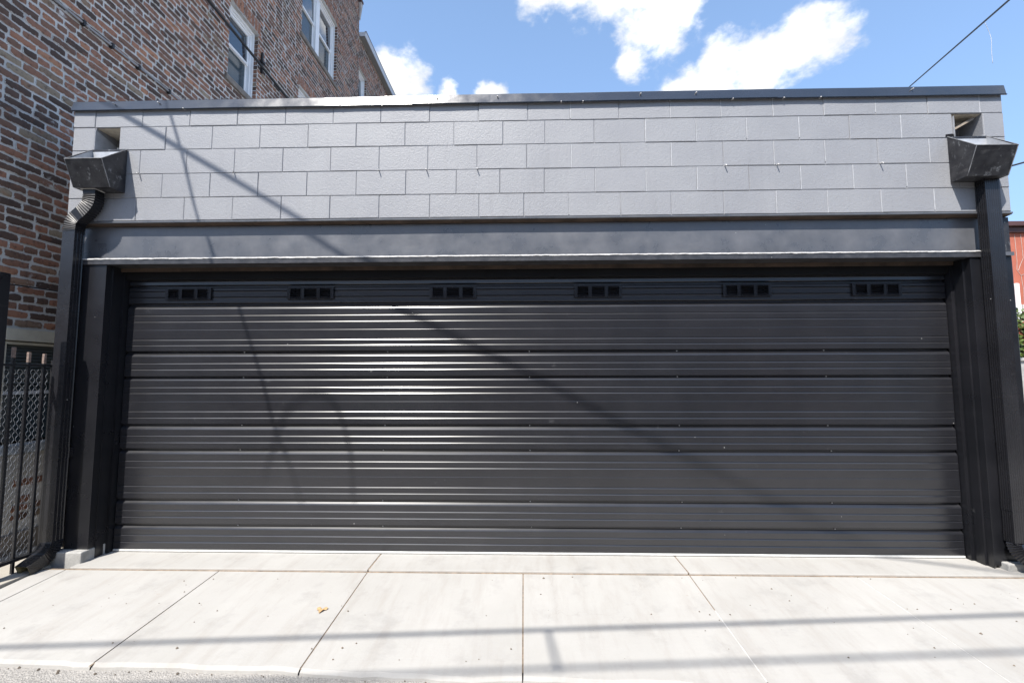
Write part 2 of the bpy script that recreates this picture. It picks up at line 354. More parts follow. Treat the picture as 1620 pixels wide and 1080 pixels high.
# ================================================================== GROUND
def zap(y):
    if y > -.115: return 0.0
    return -.012 + (y+.125)*.0625
def yedge(x): return -1.150 - .030*x + .008*math.sin(x*3.1) + .006*math.sin(x*9.7+1)
g = MB().add([(-400, -400, -.16), (400, -400, -.16), (400, 400, -.16), (-400, 400, -.16)], [(0, 1, 2, 3)]).obj('ground', 'ground', kind='structure')
al = MB()
nx = 90
for i in range(nx):
    xa = -9 + 18*i/nx; xb = -9 + 18*(i+1)/nx
    al.add([(xa, -6.2, -.11), (xb, -6.2, -.11), (xb, -.9, -.098), (xa, -.9, -.098)], [(0, 1, 2, 3)])
al.obj('alley_road', 'asphalt', kind='structure')
apron = bpy.data.objects.new('driveway_apron', None); C.objects.link(apron); apron['kind'] = 'structure'
JX = [-3.49, -3.315, -2.19, -1.118, -.012, 1.148, 2.295, 3.45, 4.6, 5.8, 7.0]
for i in range(len(JX)-1):
    x0 = JX[i]+.0036; x1 = JX[i+1]-.0036
    # sloping slab with a rough alley edge; top sheet + jagged sides
    n = 14; top = []; bot = []
    front = [(x0+(x1-x0)*k/n) for k in range(n+1)]
    yb = -.131
    m = MB(); vs = []
    for k, x in enumerate(front):
        ye = yedge(x) + random.uniform(-.006, .006)
        vs += [(x, yb, zap(yb)), (x, ye+.02, zap(ye)), (x, ye, zap(ye)-.012), (x, ye-.01, -.14)]
    fs = []
    for k in range(n):
        for q in range(3): fs.append((4*k+q, 4*k+q+1, 4*k+5+q, 4*k+4+q))
    m.add(vs, fs)
    m.add([(x0, yb, zap(yb)), (x1, yb, zap(yb)), (x1, yb, -.14), (x0, yb, -.14)], [(0, 1, 2, 3)])
    for x, kk in ((x0, 0), (x1, n)):
        ye = vs[4*kk+1][1]
        m.add([(x, yb, zap(yb)), (x, ye, zap(ye)), (x, ye-.02, -.14), (x, yb, -.14)], [(0, 1, 2, 3)])
    m.obj('slab', 'concrete', apron)
for x0, x1 in ((-3.30, -1.1225), (-1.1135, 1.1435), (1.1525, 3.50)):
    o = bx('slab', 'concrete', apron, x0, x1, -.117, .30, -.14, 0.0, .004)
M['palejoint'] = plain('pale_joint_filler', (0.50, 0.49, 0.47), .9, 0, .2, 30, .5)
M['joint'] = plain('brown_joint_filler', (0.20, 0.15, 0.105), .95, 0, .5, 30, .7)
jf = MB()
jf.box(-3.49, 7, -.133, -.115, -.14, -.012)
def jline(mb, x, ya, yb_, w=.0055, d=.0035):
    mb.add([(x-w, ya, zap(ya)-d), (x+w, ya, zap(ya)-d), (x+w, yb_, zap(yb_)-d), (x-w, yb_, zap(yb_)-d)], [(0, 1, 2, 3)])
for x in JX[1:-1]:
    if x < 1: jline(jf, x, -.134, -1.10)
jline(jf, 1.148, -.134, -.55)
for x in (-1.118, 1.148): jf.add([(x-.0055, -.1155, -.004), (x+.0055, -.1155, -.004), (x+.0055, .2, -.004), (x-.0055, .2, -.004)], [(0, 1, 2, 3)])
jf.obj('joint_filler', 'joint', apron)
jp = MB()
for x in JX[1:-1]:
    if x > 1: jline(jp, x, -.134 if x > 2 else -.55, -1.14, .0055, .0015)
jp.obj('pale_joint_filler', 'palejoint', apron)
# gangway floor and footing strips
gw = bpy.data.objects.new('gangway_floor', None); C.objects.link(gw); gw['kind'] = 'structure'
ys = [-1.2, -.62, .02, .66, 1.3, 2.2, 3.2, 4.4, 6.0, 8.0]
for i in range(len(ys)-1):
    z = -.035 if i == 0 else -.012 + .004*(i % 2)
    bx('slab', 'conc2', gw, -4.6 if i == 0 else -4.06, -3.502 if i < 2 else -3.64, ys[i]+.006, ys[i+1]-.006, -.16, z, .004)
# side yard to the right
bx('side_yard', 'conc2', None, 3.70, 9.6, -.125, 7.5, -.155, -.012, 0, kind='structure')

# ================================================================== GARAGE
garage = empty('garage', 'low garage with grey painted block front over a wide black ribbed door', 'garage')
XL, XR = -3.638, 3.684
# block courses (z bounds) and joint x positions measured from the real bond
ROWS = [
 (3.381, 3.56, [-3.46, -3.07, -2.68, -2.29, -1.90, -1.514, -1.131, -.741, -.353, .038, .372, .754, 1.153, 1.545, 1.945, 2.336, 2.726, 3.12, 3.512]),
 (3.188, 3.381, [-2.87, -2.49, -2.10, -1.712, -1.325, -.935, -.547, -.157, .172, .558, .956, 1.347, 1.736, 2.137, 2.521, 2.91]),
 (2.989, 3.188, [-3.46, -3.07, -2.69, -2.30, -1.91, -1.525, -1.138, -.751, -.361, .027, .377, .761, 1.151, 1.55, 1.936, 2.324, 2.725, 3.11, 3.50]),
 (2.792, 2.989, [-3.27, -2.88, -2.49, -2.10, -1.71, -1.315, -.923, -.524, -.182, .164, .561, .951, 1.344, 1.739, 2.132, 2.527, 2.925, 3.32]),
 (2.606, 2.792, [-3.46, -3.08, -2.69, -2.30, -1.91, -1.52, -1.13, -.731, -.345, .005, .353, .753, 1.141, 1.54, 1.938, 2.323, 2.725, 3.12, 3.51]),
]
HL = (-3.450, -3.252); HR = (3.300, 3.528)
fw = MB()   # wall core behind the blocks (mortar plane)
fw.box(XL+.004, HL[0], .0015, .19, 2.606, 3.56); fw.box(HL[1], HR[0], .0015, .19, 2.606, 3.56); fw.box(HR[1], XR-.004, .0015, .19, 2.606, 3.56)
for h in (HL, HR): fw.box(h[0], h[1], .0015, .19, 2.606, 3.19); fw.box(h[0], h[1], .0015, .19, 3.383, 3.56)
front = fw.obj('front_wall', 'block', garage)
for ri, (z0, z1, js) in enumerate(ROWS):
    js = [XL] + js + [XR]
    if ri == 1:
        spans = [(XL, HL[0]-.002)] + [(HL[1], js[1])] + [(js[k], js[k+1]) for k in range(1, len(js)-2)] + [(js[-2], HR[0]-.004), (HR[1]+.002, XR)]
    else: spans = [(js[k], js[k+1]) for k in range(len(js)-1)]
    for (a0, a1) in spans:
        g_ = random.choice((.0006, .001, .0015, .0026)); gz = random.choice((.0008, .0012, .0018))
        x0, x1, q0, q1 = a0+g_*.8, a1-g_*.8, z0+gz, z1-gz
        o = MB()
        pr = -.0015 + random.uniform(-.0022, .0018); nx_ = 6; j = lambda s=.0012: random.uniform(-s, s)
        outline = []
        for k in range(nx_): outline.append((x0+(x1-x0)*k/nx_, q0+abs(j())))
        for k in range(3): outline.append((x1-abs(j()), q0+(q1-q0)*k/3))
        for k in range(nx_): outline.append((x1-(x1-x0)*k/nx_, q1-abs(j())))
        for k in range(3): outline.append((x0+abs(j()), q1-(q1-q0)*k/3))
        n = len(outline); tl = random.uniform(-.0012, .0012)
        cx, cz = (x0+x1)/2, (q0+q1)/2
        bw = .0035
        fr = []; 
        for (x, z) in outline:
            xi = x + (bw if x < cx else -bw)*(1 if abs(x-cx) > (x1-x0)/2-.004 else 0); zi = z + (bw if z < cz else -bw)*(1 if abs(z-cz) > (q1-q0)/2-.004 else 0)
            fr.append((xi, pr-.002+tl*(x-cx)/.2, zi))
        mid = [(x, pr+.0015, z) for x, z in outline]; back = [(x, .012, z) for x, z in outline]
        o.add(fr+mid+back, [tuple(range(n))] + [(i, (i+1) % n, n+(i+1) % n, n+i) for i in range(n)] + [(n+i, n+(i+1) % n, 2*n+(i+1) % n, 2*n+i) for i in range(n)])
        o.obj('concrete_block', 'block', front)
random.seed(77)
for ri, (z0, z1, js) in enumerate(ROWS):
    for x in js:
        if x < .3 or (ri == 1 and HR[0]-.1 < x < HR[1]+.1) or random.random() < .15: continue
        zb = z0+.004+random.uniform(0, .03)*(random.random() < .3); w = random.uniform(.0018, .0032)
        MB().hexa([(x-w, -.0045, zb), (x+w, -.0045, zb), (x+w*.7, .001, zb), (x-w*.7, .001, zb), (x-w+.001, -.0045, z1-.005), (x+w+.001, -.0045, z1-.005), (x+w*.7, .001, z1-.005), (x-w*.7, .001, z1-.005)]).obj('joint_highlight', 'edge_highlight', front)  # pale strip paints the sunlit block edge along the joint
# side, rear walls and roof of the garage
body = MB(); body.box(XL, XL+.19, .195, 6.4, -.05, 3.50); body.box(XR-.19, XR, .195, 6.4, -.05, 3.50); body.box(XL+.19, XR-.19, 6.2, 6.4, -.05, 3.50)
body.obj('side_wall', 'block', garage)
bx('roof', 'roofing', garage, XL+.19, XR-.19, .19, 6.2, 3.18, 3.26)
bx('floor', 'curb', garage, XL+.2, XR-.2, .32, 6.2, -.15, -.004)
# coping metal, three overlapping lengths, face leaning back
def coping(x0, x1, dz, pr):
    m = MB()
    prof = [(-.020-pr, 3.508+dz), (-.027-pr, 3.5085+dz), (-.029-pr, 3.513+dz), (-.022-pr, 3.5185+dz), (-.0085-pr, 3.592+dz), (-.004, 3.598+dz), (.21, 3.588+dz), (.21, 3.50+dz), (.205, 3.50+dz), (.205, 3.566+dz), (-.001, 3.566+dz), (-.014-pr, 3.511+dz)]
    n = max(2, int((x1-x0)/.12))
    m.extrude_x(prof, x0, x1, True, n, lambda x, z: ((.0022*noise.noise(Vector((x*2.3, z*9, 1)))) + .0012*noise.noise(Vector((x*9, z*20, 4))), .003*noise.noise(Vector((x*1.2, 0, 7)))))
    return m.obj('coping', 'coping', garage)
coping(XL-.012, -.86, .004, .000); coping(-.875, 1.97, .0065, .0035); coping(1.955, XR+.018, .004, .001)
rb = MB(); random.seed(3)
for x in [-3.3, -2.93, -2.72, -1.45, -.68, -.2, .30, .47, .92, 1.35, 1.63, 2.02, 2.3, 3.0]:
    z = random.choice((3.572, 3.517)); MB().box(x-.004, x+.004, -.034, -.01, z-.003, z+.003).obj('coping_nail', 'chip', garage)
bx('roof_edge', 'wood', garage, 3.16, 3.70, .02, .21, 3.603, 3.616, .003)
# anchors and drilled holes along the bed joint
for x in (-3.069, -2.297, -1.136, -.76, -.361, 1.557, 1.953, 2.735):
    m = MB().tube([(x, .006, 2.992), (x+.001, -.026, 2.990), (x+.004, -.034, 2.980)], .0042, 5); m.obj('wall_anchor', 'chip', garage)
# scupper openings
for h, flip in ((HL, 1), (HR, -1)):
    m = MB(); z0, z1 = 3.10, 3.383; d = .30
    m.box(h[0]-.02, h[0]-.002, .012, d, z0, z1); m.box(h[1]+.002, h[1]+.02, .012, d, z0, z1); m.box(h[0], h[1], .014, d, z1-.004, z1+.018); m.box(h[0], h[1], d-.02, d, z0, z1)
    m.obj('scupper_lining', 'tan', garage)
    zc = MB(); zc.add([(h[0]+.004, -.012, 3.10), (h[0]+.004, .28, 3.10), (h[0]+.004, .28, 3.29), (h[0]+.004, -.012, 3.36), (h[1]-.006, -.012, 3.10), (h[1]-.006, .28, 3.10), (h[1]-.006, .28, 3.22), (h[1]-.006, -.004, 3.21)],
                      [(0, 1, 2, 3), (4, 5, 6, 7), (0, 1, 5, 4)])
    o = zc.obj('scupper_sleeve', 'zinc', garage); sm = o.modifiers.new('s', 'SOLIDIFY'); sm.thickness = .002
    if flip < 0:
        for k in range(3):
            w = MB().hexa([(h[0]+.02, .03+.03*k, 3.255+.01*k), (h[0]+.02, .05+.03*k, 3.255+.01*k), (h[1]-.03, .05+.03*k, 3.352+.003*k), (h[1]-.03, .03+.03*k, 3.352+.003*k),
                           (h[0]+.02, .03+.03*k, 3.272+.01*k), (h[0]+.02, .05+.03*k, 3.272+.01*k), (h[1]-.03, .05+.03*k, 3.370+.003*k), (h[1]-.03, .03+.03*k, 3.370+.003*k)]).obj('wood_scrap', 'wood', garage)
        # broken block corner
        MB().add([(3.238, -.0065, 3.196), (3.300, -.0065, 3.189), (3.300, -.0065, 3.215), (3.285, -.0065, 3.219), (3.262, -.0065, 3.216), (3.240, -.0065, 3.213), (3.238, .01, 3.196), (3.300, .01, 3.189), (3.300, .01, 3.215), (3.285, .01, 3.219), (3.262, .01, 3.216), (3.240, .01, 3.213)],
                 [(0, 1, 2, 3, 4, 5), (0, 1, 7, 6), (1, 2, 8, 7), (2, 3, 9, 8), (3, 4, 10, 9), (4, 5, 11, 10), (5, 0, 6, 11)]).obj('broken_corner', 'dark', garage)
# steel beam
steel = bpy.data.objects.new('steel_beam', None); C.objects.link(steel); steel.parent = garage
wob = lambda x, z: (.0012*noise.noise(Vector((x*3, z*3, 0))), .0016*noise.noise(Vector((x*1.7, 3, z))))
MB().extrude_x([(-.006, 2.588), (.19, 2.584), (.19, 2.603), (-.006, 2.603), (-.010, 2.600), (-.010, 2.591)], XL-.002, XR+.002, True, 60, wob).obj('top_flange', 'beam', steel)
MB().extrude_x([(-.004, 2.5835), (.051, 2.5765), (.051, 2.583), (-.004, 2.5868)], XL, XR, True, 20).obj('rusty_underside', 'rust', steel)
MB().extrude_x([(.052, 2.30), (.060, 2.30), (.060, 2.5745), (.052, 2.5745)], XL+.002, XR-.002, True, 60, lambda x, z: (.0025*noise.noise(Vector((x*1.3, z*4, 9))), 0)).obj('web', 'beam', steel)
MB().extrude_x([(-.012, 2.256), (.17, 2.256), (.17, 2.298), (-.006, 2.302), (-.012, 2.299)], -3.495, 3.441, True, 60, wob).obj('bottom_flange', 'flange', steel)
MB().extrude_x([(.004, 2.270), (.17, 2.270), (.17, 2.297), (.004, 2.297)], 3.443, XR, True, 4).obj('flange_end', 'beam', steel)
MB().extrude_x([(.004, 2.270), (.17, 2.270), (.17, 2.297), (.004, 2.297)], XL, -3.497, True, 4).obj('flange_end', 'beam', steel)
# worn pale weld_bead on the flange edge, broken into irregular runs
wb = MB(); random.seed(11); x = -3.485
while x < 3.42:
    l = random.uniform(.03, .16); e = min(x+l, 3.43)
    if True:
        h = random.uniform(.0025, .0058) * (1.15 if x < 0 else .9)
        wb.extrude_x([(-.0165, 2.2985-h), (-.0160, 2.3010), (-.004, 2.3065), (-.004, 2.2985-h)], x, e, True, max(2, int(l/.02)), lambda x, z: (.0012*noise.noise(Vector((x*15, z, 2))), .0022*noise.noise(Vector((x*26, z, 5)))))
    x = e
wb.obj('weld_bead', 'chip', steel)
# piers
for x0, x1, xa, xb in ((XL, -3.29, -3.478, -3.290), (3.354, XR, 3.352, 3.56)):
    bx('pier', 'jamb', garage, x0, x1, .022, .32, .083, 2.27, .006)
    bx('jamb_plate', 'jamb', garage, xa, xb, .000, .0215, .02 if xa > 0 else .081, 2.2555, .003)
# end cap of the beam at the right corner, rusty
bx('beam_end_plate', 'head', garage, 3.60, XR+.004, .03, .19, 2.299, 2.571)
bx('pier_foot', 'curb', garage, -3.52, -3.281, -.058, .32, -.05, .080, .008)
bx('pier_foot', 'curb', garage, 3.40, 3.78, -.050, .30, -.05, .050, .008)
# reveals: folded steel jamb tracks, one profile per side
def reveal(sgn, xc, xd):
    def X(t): return xc + (xd-xc)*t
    e = -sgn*.004
    prof = [(X(0), .000), (X(0), .050), (X(0)+e*3, .052), (X(0)+e*3, .088), (X(.35), .090), (X(.35), .118), (X(.20), .121), (X(.20), .138), (X(1.0), .140), (X(1.0), .196), (X(-2.2), .196), (X(-2.2), .03), (X(-.1), .0)]
    return MB().extrude_z([(x+(0.0 if i else 0), y) for i, (x, y) in enumerate(prof)], -.0 if sgn < 0 else 0.0, 2.2545).obj('door_jamb', 'jamb', garage)
reveal(-1, -3.2885, -3.262); reveal(1, 3.3505, 3.323)
# head of the opening
hd = MB(); hd.extrude_x([(.120, 2.226), (.128, 2.226), (.128, 2.250), (.19, 2.250), (.19, 2.2555), (.120, 2.2555)], -3.28, 3.34); hd.obj('head_angle', 'rust', garage)
hd = MB(); hd.extrude_x([(.150, 2.170), (.30, 2.170), (.30, 2.250), (.150, 2.250)], -3.30, 3.36); hd.obj('head_trim', 'dark', garage)

# ---- the ribbed door
door = bpy.data.objects.new('garage_door', None); C.objects.link(door); door.parent = garage
DX0, DX1, DY = -3.254, 3.316, .180
PAN = [(2.123, 2.24, [2.158]), (1.973, 2.121, [2.110, 2.074, 2.023]), (1.581, 1.971, [1.930, 1.874, 1.823, (1.754,), 1.675, 1.630]),
       (1.377, 1.579, [1.541, 1.483, 1.433]), (.995, 1.375, [1.346, 1.290, 1.243, (1.174,), 1.097, 1.046]), (.801, .993, [.955, .903, .851]),
       (.409, .799, [.762, .705, .655, (.586,), .507, .458]), (.214, .407, [.370, .319, .268]), (.020, .212, [.177, .128, .075])]
for pi_, (z0, z1, ribs) in enumerate(PAN):
    pr = [(DY+.020, z1), (DY+.020, z1-.013)]
    bz = ribs[0] if pi_ > 1 else z1-.022
    pr += [(DY+.004, bz+.006), (DY, bz-.003)]
    for q in (ribs[1:] if pi_ > 1 else ribs):
        thin = isinstance(q, tuple); z = q[0] if thin else q
        if z > bz-.01: continue
        if thin: pr += [(DY, z+.0026), (DY+.0014, z+.0022), (DY, z-.0014)]
        else: pr += [(DY, z+.0046), (DY+.0044, z+.0044), (DY+.0044, z+.0036), (DY-.0008, z-.0060), (DY, z-.0085)]
    pr += [(DY-.0005, z0+.0035), (DY+.003, z0+.0005), (DY+.020, z0+.0005)]
    loop = pr + [(DY+.030, z0+.0005), (DY+.030, z1)]
    # widened end caps read as a chamfer
    m = MB(); seg = 26
    sd_ = pi_*3.7
    def wv(x, z): 
        return (.0016*noise.noise(Vector((x*.9, z*2.2, sd_))) + .0006*noise.noise(Vector((x*3.1, z*5, sd_+5))), .0010*noise.noise(Vector((x*1.1, 0, z*2+sd_))))
    m.extrude_x(loop, DX0, DX1, True, seg, wv)
    m.obj('door_panel', 'door', door)
bx('bottom_seal', 'seal', door, DX0, DX1, DY-.004, DY+.03, .004, .0185, .002)
bx('seal_rubber', 'dark', door, DX0, DX1, DY-.001, DY+.03, -.001, .0035)
scr = MB().tube([(0, -.0035, 0), (0, .004, 0)], .0042, 6).mesh('screw', 'chip')
random.seed(8)
for zj in (1.579, 1.375, .993, .799, .407, .212):
    for xj in (-2.27, -1.11, .05, 1.21, 2.37):
        o = bpy.data.objects.new('screw', scr); C.objects.link(o); o.parent = door; o.location = (xj+random.uniform(-.01, .01), DY+.016, zj-.007)
# louvred vents
def vent_mesh():
    m = MB(); W = .19; H = .049
    y0 = -.012; y1 = .004
    m.box(-W, W, y0, y1, H-.010, H); m.box(-W, W, y0, y1, -H, -H+.010)
    xs = [-W, -W+.022, -.0665-.009, -.0665+.009+.004, .0665-.013, .0665+.009, W-.022, W]
    cols = [(-W, -W+.024), (-.0775, -.0515), (.0515, .0775), (W-.024, W)]
    for (a0, a1) in cols:
        m.box(a0, a1, y0-.0005, y1, -H+.0101, H-.0101)
        for k in range(7):   # small teeth beside each opening
            z = -H+.016+k*.0112
            m.box(a1-.004 if a1 < W else a0, a1+.003 if a1 < W else a0+.001, y0-.003, y0-.0002, z, z+.006)
            if a0 > -W: m.box(a0-.003, a0+.004, y0-.003, y0-.0002, z, z+.006)
    for (a0, a1) in ((cols[0][1], cols[1][0]), (cols[1][1], cols[2][0]), (cols[2][1], cols[3][0])):
        m.add([(a0+.006, y0+.001, H-.012), (a1-.006, y0+.001, H-.012), (a1-.012, y0-.006, H-.022), (a0+.012, y0-.006, H-.022)], [(0, 1, 2, 3)])
        m.add([(a0+.002, y0+.002, -H+.020), (a1-.002, y0+.002, -H+.020), (a1-.002, y0-.006, -H+.008), (a0+.002, y0-.006, -H+.008)], [(0, 1, 2, 3)])
        for k in range(4):
            z = -H+.018+k*.014
            m.add([(a0, y0+.004, z), (a1, y0+.004, z), (a1, y0+.012, z+.009), (a0, y0+.012, z+.009)], [(0, 1, 2, 3)])
    return m.mesh('vent', 'pipe')
vm = vent_mesh()
bk = MB().box(-.186, .186, -.001, .0035, -.045, .045).mesh('vent_backing', 'dark')
for xa, xb, z in ((-2.938, -2.556, 2.0675), (-1.925, -1.543, 2.061), (-.761, -.381, 2.053), (.404, .788, 2.0455), (1.584, 1.962, 2.0365), (2.593, 2.969, 2.0305)):
    o = bpy.data.objects.new('vent', vm); C.objects.link(o); o.parent = door; o.location = ((xa+xb)/2, DY-.004, 2.050)
    o = bpy.data.objects.new('vent_backing', bk); C.objects.link(o); o.parent = door; o.location = ((xa+xb)/2, DY-.002, 2.050)

# ================================================================== DOWNSPOUTS
def open_head(parent, x0, x1, mat='head'):
    """rain collector head: open-topped box, deeper at the top than at the foot"""
    zt_b, zt_f, zb_b, zb_f = 3.193, 3.016, 2.831, 2.826; df, db = .222, .138
    A = [(x0, -.009, zb_b), (x1, -.009, zb_b), (x1, -db, zb_f), (x0, -db, zb_f)]
    B = [(x0-.0, -.009, zt_b), (x1+.0, -.009, zt_b), (x1, -df, zt_f), (x0, -df, zt_f)]
    m = MB().add(A+B, [(0, 1, 2, 3), (0, 1, 5, 4), (1, 2, 6, 5), (2, 3, 7, 6), (3, 0, 4, 7)])
    o = m.obj('collector_head', mat, parent); s = o.modifiers.new('s', 'SOLIDIFY'); s.thickness = .0035; s.offset = -1
    q = .006
    m = MB().add([(x0+q, -.012, zb_b+q), (x1-q, -.012, zb_b+q), (x1-q, -db+q, zb_f+q), (x0+q, -db+q, zb_f+q), (x0+q, -.012, zt_b-.004), (x1-q, -.012, zt_b-.004), (x1-q, -df+q, zt_f-.004), (x0+q, -df+q, zt_f-.004)], [(0, 1, 2, 3), (1, 2, 6, 5), (2, 3, 7, 6), (3, 0, 4, 7), (0, 1, 5, 4)])
    m.obj('head_lining', 'zinc', parent)
    m = MB()
    P = [Vector(p) for p in (B[0], B[3], B[2], B[1])]
    m.tube([P[0], P[1], P[2], P[3]], .0028, 5)
    for a_, b_ in ((A[3], B[3]), (A[2], B[2])): m.tube([a_, b_], .0026, 5)
    m.obj('seam', 'edge', parent)
def fluted(w, d, nf, front=1.0, sides=1.0):
    """closed cross-section (u along x, v along -y) with flutes on the wide and narrow sides"""
    pts = []
    def edge(p, q, n, nx_, ny_, sc_=1.0):
        for k in range(n):
            t0 = k/n; 
            for tt, dep in ((0.0, 0), (.55, 0), (.66, .004), (.90, .004)):
                t = t0 + tt/n
                if t < .10 or t > .92: dep = 0
                dep *= sc_
                pts.append((p[0]+(q[0]-p[0])*t + nx_*dep, p[1]+(q[1]-p[1])*t + ny_*dep))
    edge((-w/2, -d/2), (w/2, -d/2), nf, 0, 1, front); edge((w/2, -d/2), (w/2, d/2), max(3, int(nf*.8)), -1, 0, sides)
    edge((w/2, d/2), (-w/2, d/2), nf, 0, -1); edge((-w/2, d/2), (-w/2, -d/2), max(3, int(nf*.8)), 1, 0)
    return pts
def sweep(prof, frames, name, mat, parent, inner=None):
    """frames: list of (origin, xaxis, yaxis, scale)"""
    n = len(prof); vs = []
    for (o, ax, ay, s) in frames:
        for (a_, b_) in prof: vs.append(o + ax*a_*s + ay*b_*s)
    fs = []
    for k in range(len(frames)-1):
        for i in range(n): fs.append((k*n+i, k*n+(i+1) % n, (k+1)*n+(i+1) % n, (k+1)*n+i))
    m = MB().add(vs, fs); return m.obj(name, mat, parent)
X_, Y_, Z_ = Vector((1, 0, 0)), Vector((0, 1, 0)), Vector((0, 0, 1))
def rings(path, step_amp=.045):
    return path
def elbow_out(parent, cx, cy, z0, w, d, ang=62, rad=.085, tail=.10, steps=9, prof=None, yaw=0.0):
    """kick-out elbow at the foot turning from -z towards -y"""
    fr = []; o = Vector((cx, cy, z0)); 
    for k in range(steps*2+1):
        t = k/(steps*2); a_ = R(ang)*t
        sc = 1.0 if k % 2 == 0 else 1.10
        c0 = Vector((cx, cy-rad, z0)); p = c0 + Vector((0, rad*math.cos(a_), -rad*math.sin(a_)))
        ay = Vector((0, math.cos(a_), -math.sin(a_)))
        fr.append((p, X_, ay, sc))
    dirv = Vector((0, -math.sin(R(ang)), -math.cos(R(ang))))
    ay = Vector((0, math.cos(R(ang)), -math.sin(R(ang))))
    p0 = fr[-1][0]
    fr.append((p0+dirv*.01, X_, ay, 1.0)); fr.append((p0+dirv*tail, X_, ay, 1.0))
    rot = Matrix.Rotation(yaw, 3, 'Z'); base = Vector((cx, cy, 0))
    fr = [(base + rot @ (p-base), rot @ ax, rot @ ay_, s) for p, ax, ay_, s in fr]
    sweep(prof, fr, 'outlet_elbow', 'pipe', parent)
    sweep([(a_*.93, b_*.93) for a_, b_ in prof], [fr[-1], (fr[-1][0]-(rot @ dirv)*.09, fr[-1][1], fr[-1][2], 1.0)], 'outlet_lining', 'tanpvc', parent)

# left
dl = empty('downspout', 'black downspout with ribbed curved elbow under its rain box, nearest the brick building', 'downspout', 'downspouts')
open_head(dl, -3.462, -3.174)
PL = fluted(.098, .082, 4, .0, 1.0)
PE = [(-.049, -.041), (-.02, -.0415), (.02, -.0415), (.049, -.041), (.0495, -.014), (.0495, .014), (.049, .041), (0, .041), (-.049, .041), (-.0495, 0)]
cxL, cyL = -3.521, -.052
# top S-bend: from the box foot (x -3.366) down to the pipe (x -3.521)
P0 = Vector((-3.366, -.075, 2.832)); 
ctrl = [P0, Vector((-3.358, -.075, 2.775)), Vector((-3.372, -.072, 2.715)), Vector((-3.420, -.066, 2.660)), Vector((-3.470, -.060, 2.622)), Vector((-3.508, -.056, 2.578)), Vector((-3.521, -.052, 2.520)), Vector((-3.521, -.052, 2.49))]
def cat(P, n):
    out_ = []
    for i in range(len(P)-1):
        p0 = P[max(i-1, 0)]; p1 = P[i]; p2 = P[i+1]; p3 = P[min(i+2, len(P)-1)]
        for k in range(n):
            t = k/n; out_.append(.5*((2*p1) + (p2-p0)*t + (2*p0-5*p1+4*p2-p3)*t*t + (3*p1-p0-3*p2+p3)*t**3))
    out_.append(P[-1]); return out_
path = cat(ctrl, 8); fr = []
plain_box = [(-.049, -.041), (0, -.041), (.049, -.041), (.049, 0), (.049, .041), (0, .041), (-.049, .041), (-.049, 0)]
for i, p in enumerate(path):
    d = (path[min(i+1, len(path)-1)]-path[max(i-1, 0)]).normalized(); ax = Y_.cross(d).normalized()*-1
    if ax.x < 0: ax = -ax
    ay = d.cross(ax)*1; ay = ay if ay.y > 0 else -ay
    t = i/(len(path)-1)
    flat = t < .12 or .47 < t < .60 or t > .93
    sc = .98 if flat else (.945 if i % 2 else 1.05)
    fr.append((p, ax, ay, sc))
sweep(PE, fr, 'top_elbow', 'elbow', dl)
bx('elbow_collar', 'chip', dl, -3.430, -3.312, -.122, -.03, 2.822, 2.829)
sweep(PL, [(Vector((cxL, cyL, z)), X_, Y_, 1.0) for z in (2.515, 1.6, .8, .14)], 'pipe', 'pipe', dl)
sweep(PL, [(Vector((cxL, cyL, z)), X_, Y_, 1.035) for z in (.84, .765)], 'strap', 'pipe', dl)
bx('strap_ear', 'pipe', dl, -3.60, -3.570, -.004, .02, .765, .84)
bx('strap_ear', 'pipe', dl, -3.472, -3.452, -.012, .0215, .765, .84)
sweep(PL, [(Vector((cxL, cyL, z)), X_, Y_, 1.03) for z in (.25, .135)], 'coupling', 'pipe', dl)
elbow_out(dl, cxL, cyL, .165, .098, .082, 66, .12, .11, 9, PE, R(-3))
# right
dr = empty('downspout', 'black straight downspout under its rain box at the corner facing the red building', 'downspout', 'downspouts')
open_head(dr, 3.248, 3.539)
PR = fluted(.106, .076, 7, .55, .5)
PF = [(-.053, -.038), (-.02, -.0385), (.02, -.0385), (.053, -.038), (.0535, -.01), (.0535, .01), (.053, .038), (0, .038), (-.053, .038), (-.0535, 0)]; cxR, cyR = 3.474, -.047
sweep(PR, [(Vector((cxR, cyR, z)), X_, Y_, 1.0) for z in (2.835, 1.9, 1.0, .22)], 'pipe', 'pipe', dr)
sweep(PR, [(Vector((cxR, cyR, z)), X_, Y_, 1.04) for z in (.50, .42)], 'strap', 'pipe', dr)
sweep(PR, [(Vector((cxR, cyR, z)), X_, Y_, 1.03) for z in (.29, .20)], 'coupling', 'pipe', dr)
elbow_out(dr, cxR, cyR, .20, .106, .076, 66, .11, .12, 9, PF, R(28))

# ================================================================== BRICK BUILDING
house = empty('brick_building', 'tall old brick building with pale mortar rising beside the garage', 'building')
BX = -4.05; BY0 = -.27
TALL_Y, LOW_Y, TALL_Z, LOW_Z = 7.10, 13.0, 10.62, 9.86
OPEN = [  # y0, y1, z0, z1, name
 (2.395, 3.045, 5.50, 6.60, 'a'), (4.335, 5.85, 7.66, 9.02, 'b'), (7.16, 7.70, 7.75, 9.03, 'c'), (4.30, 4.98, 5.35, 6.64, 'd'), (-.02, .86, .84, 1.76, 'e')]
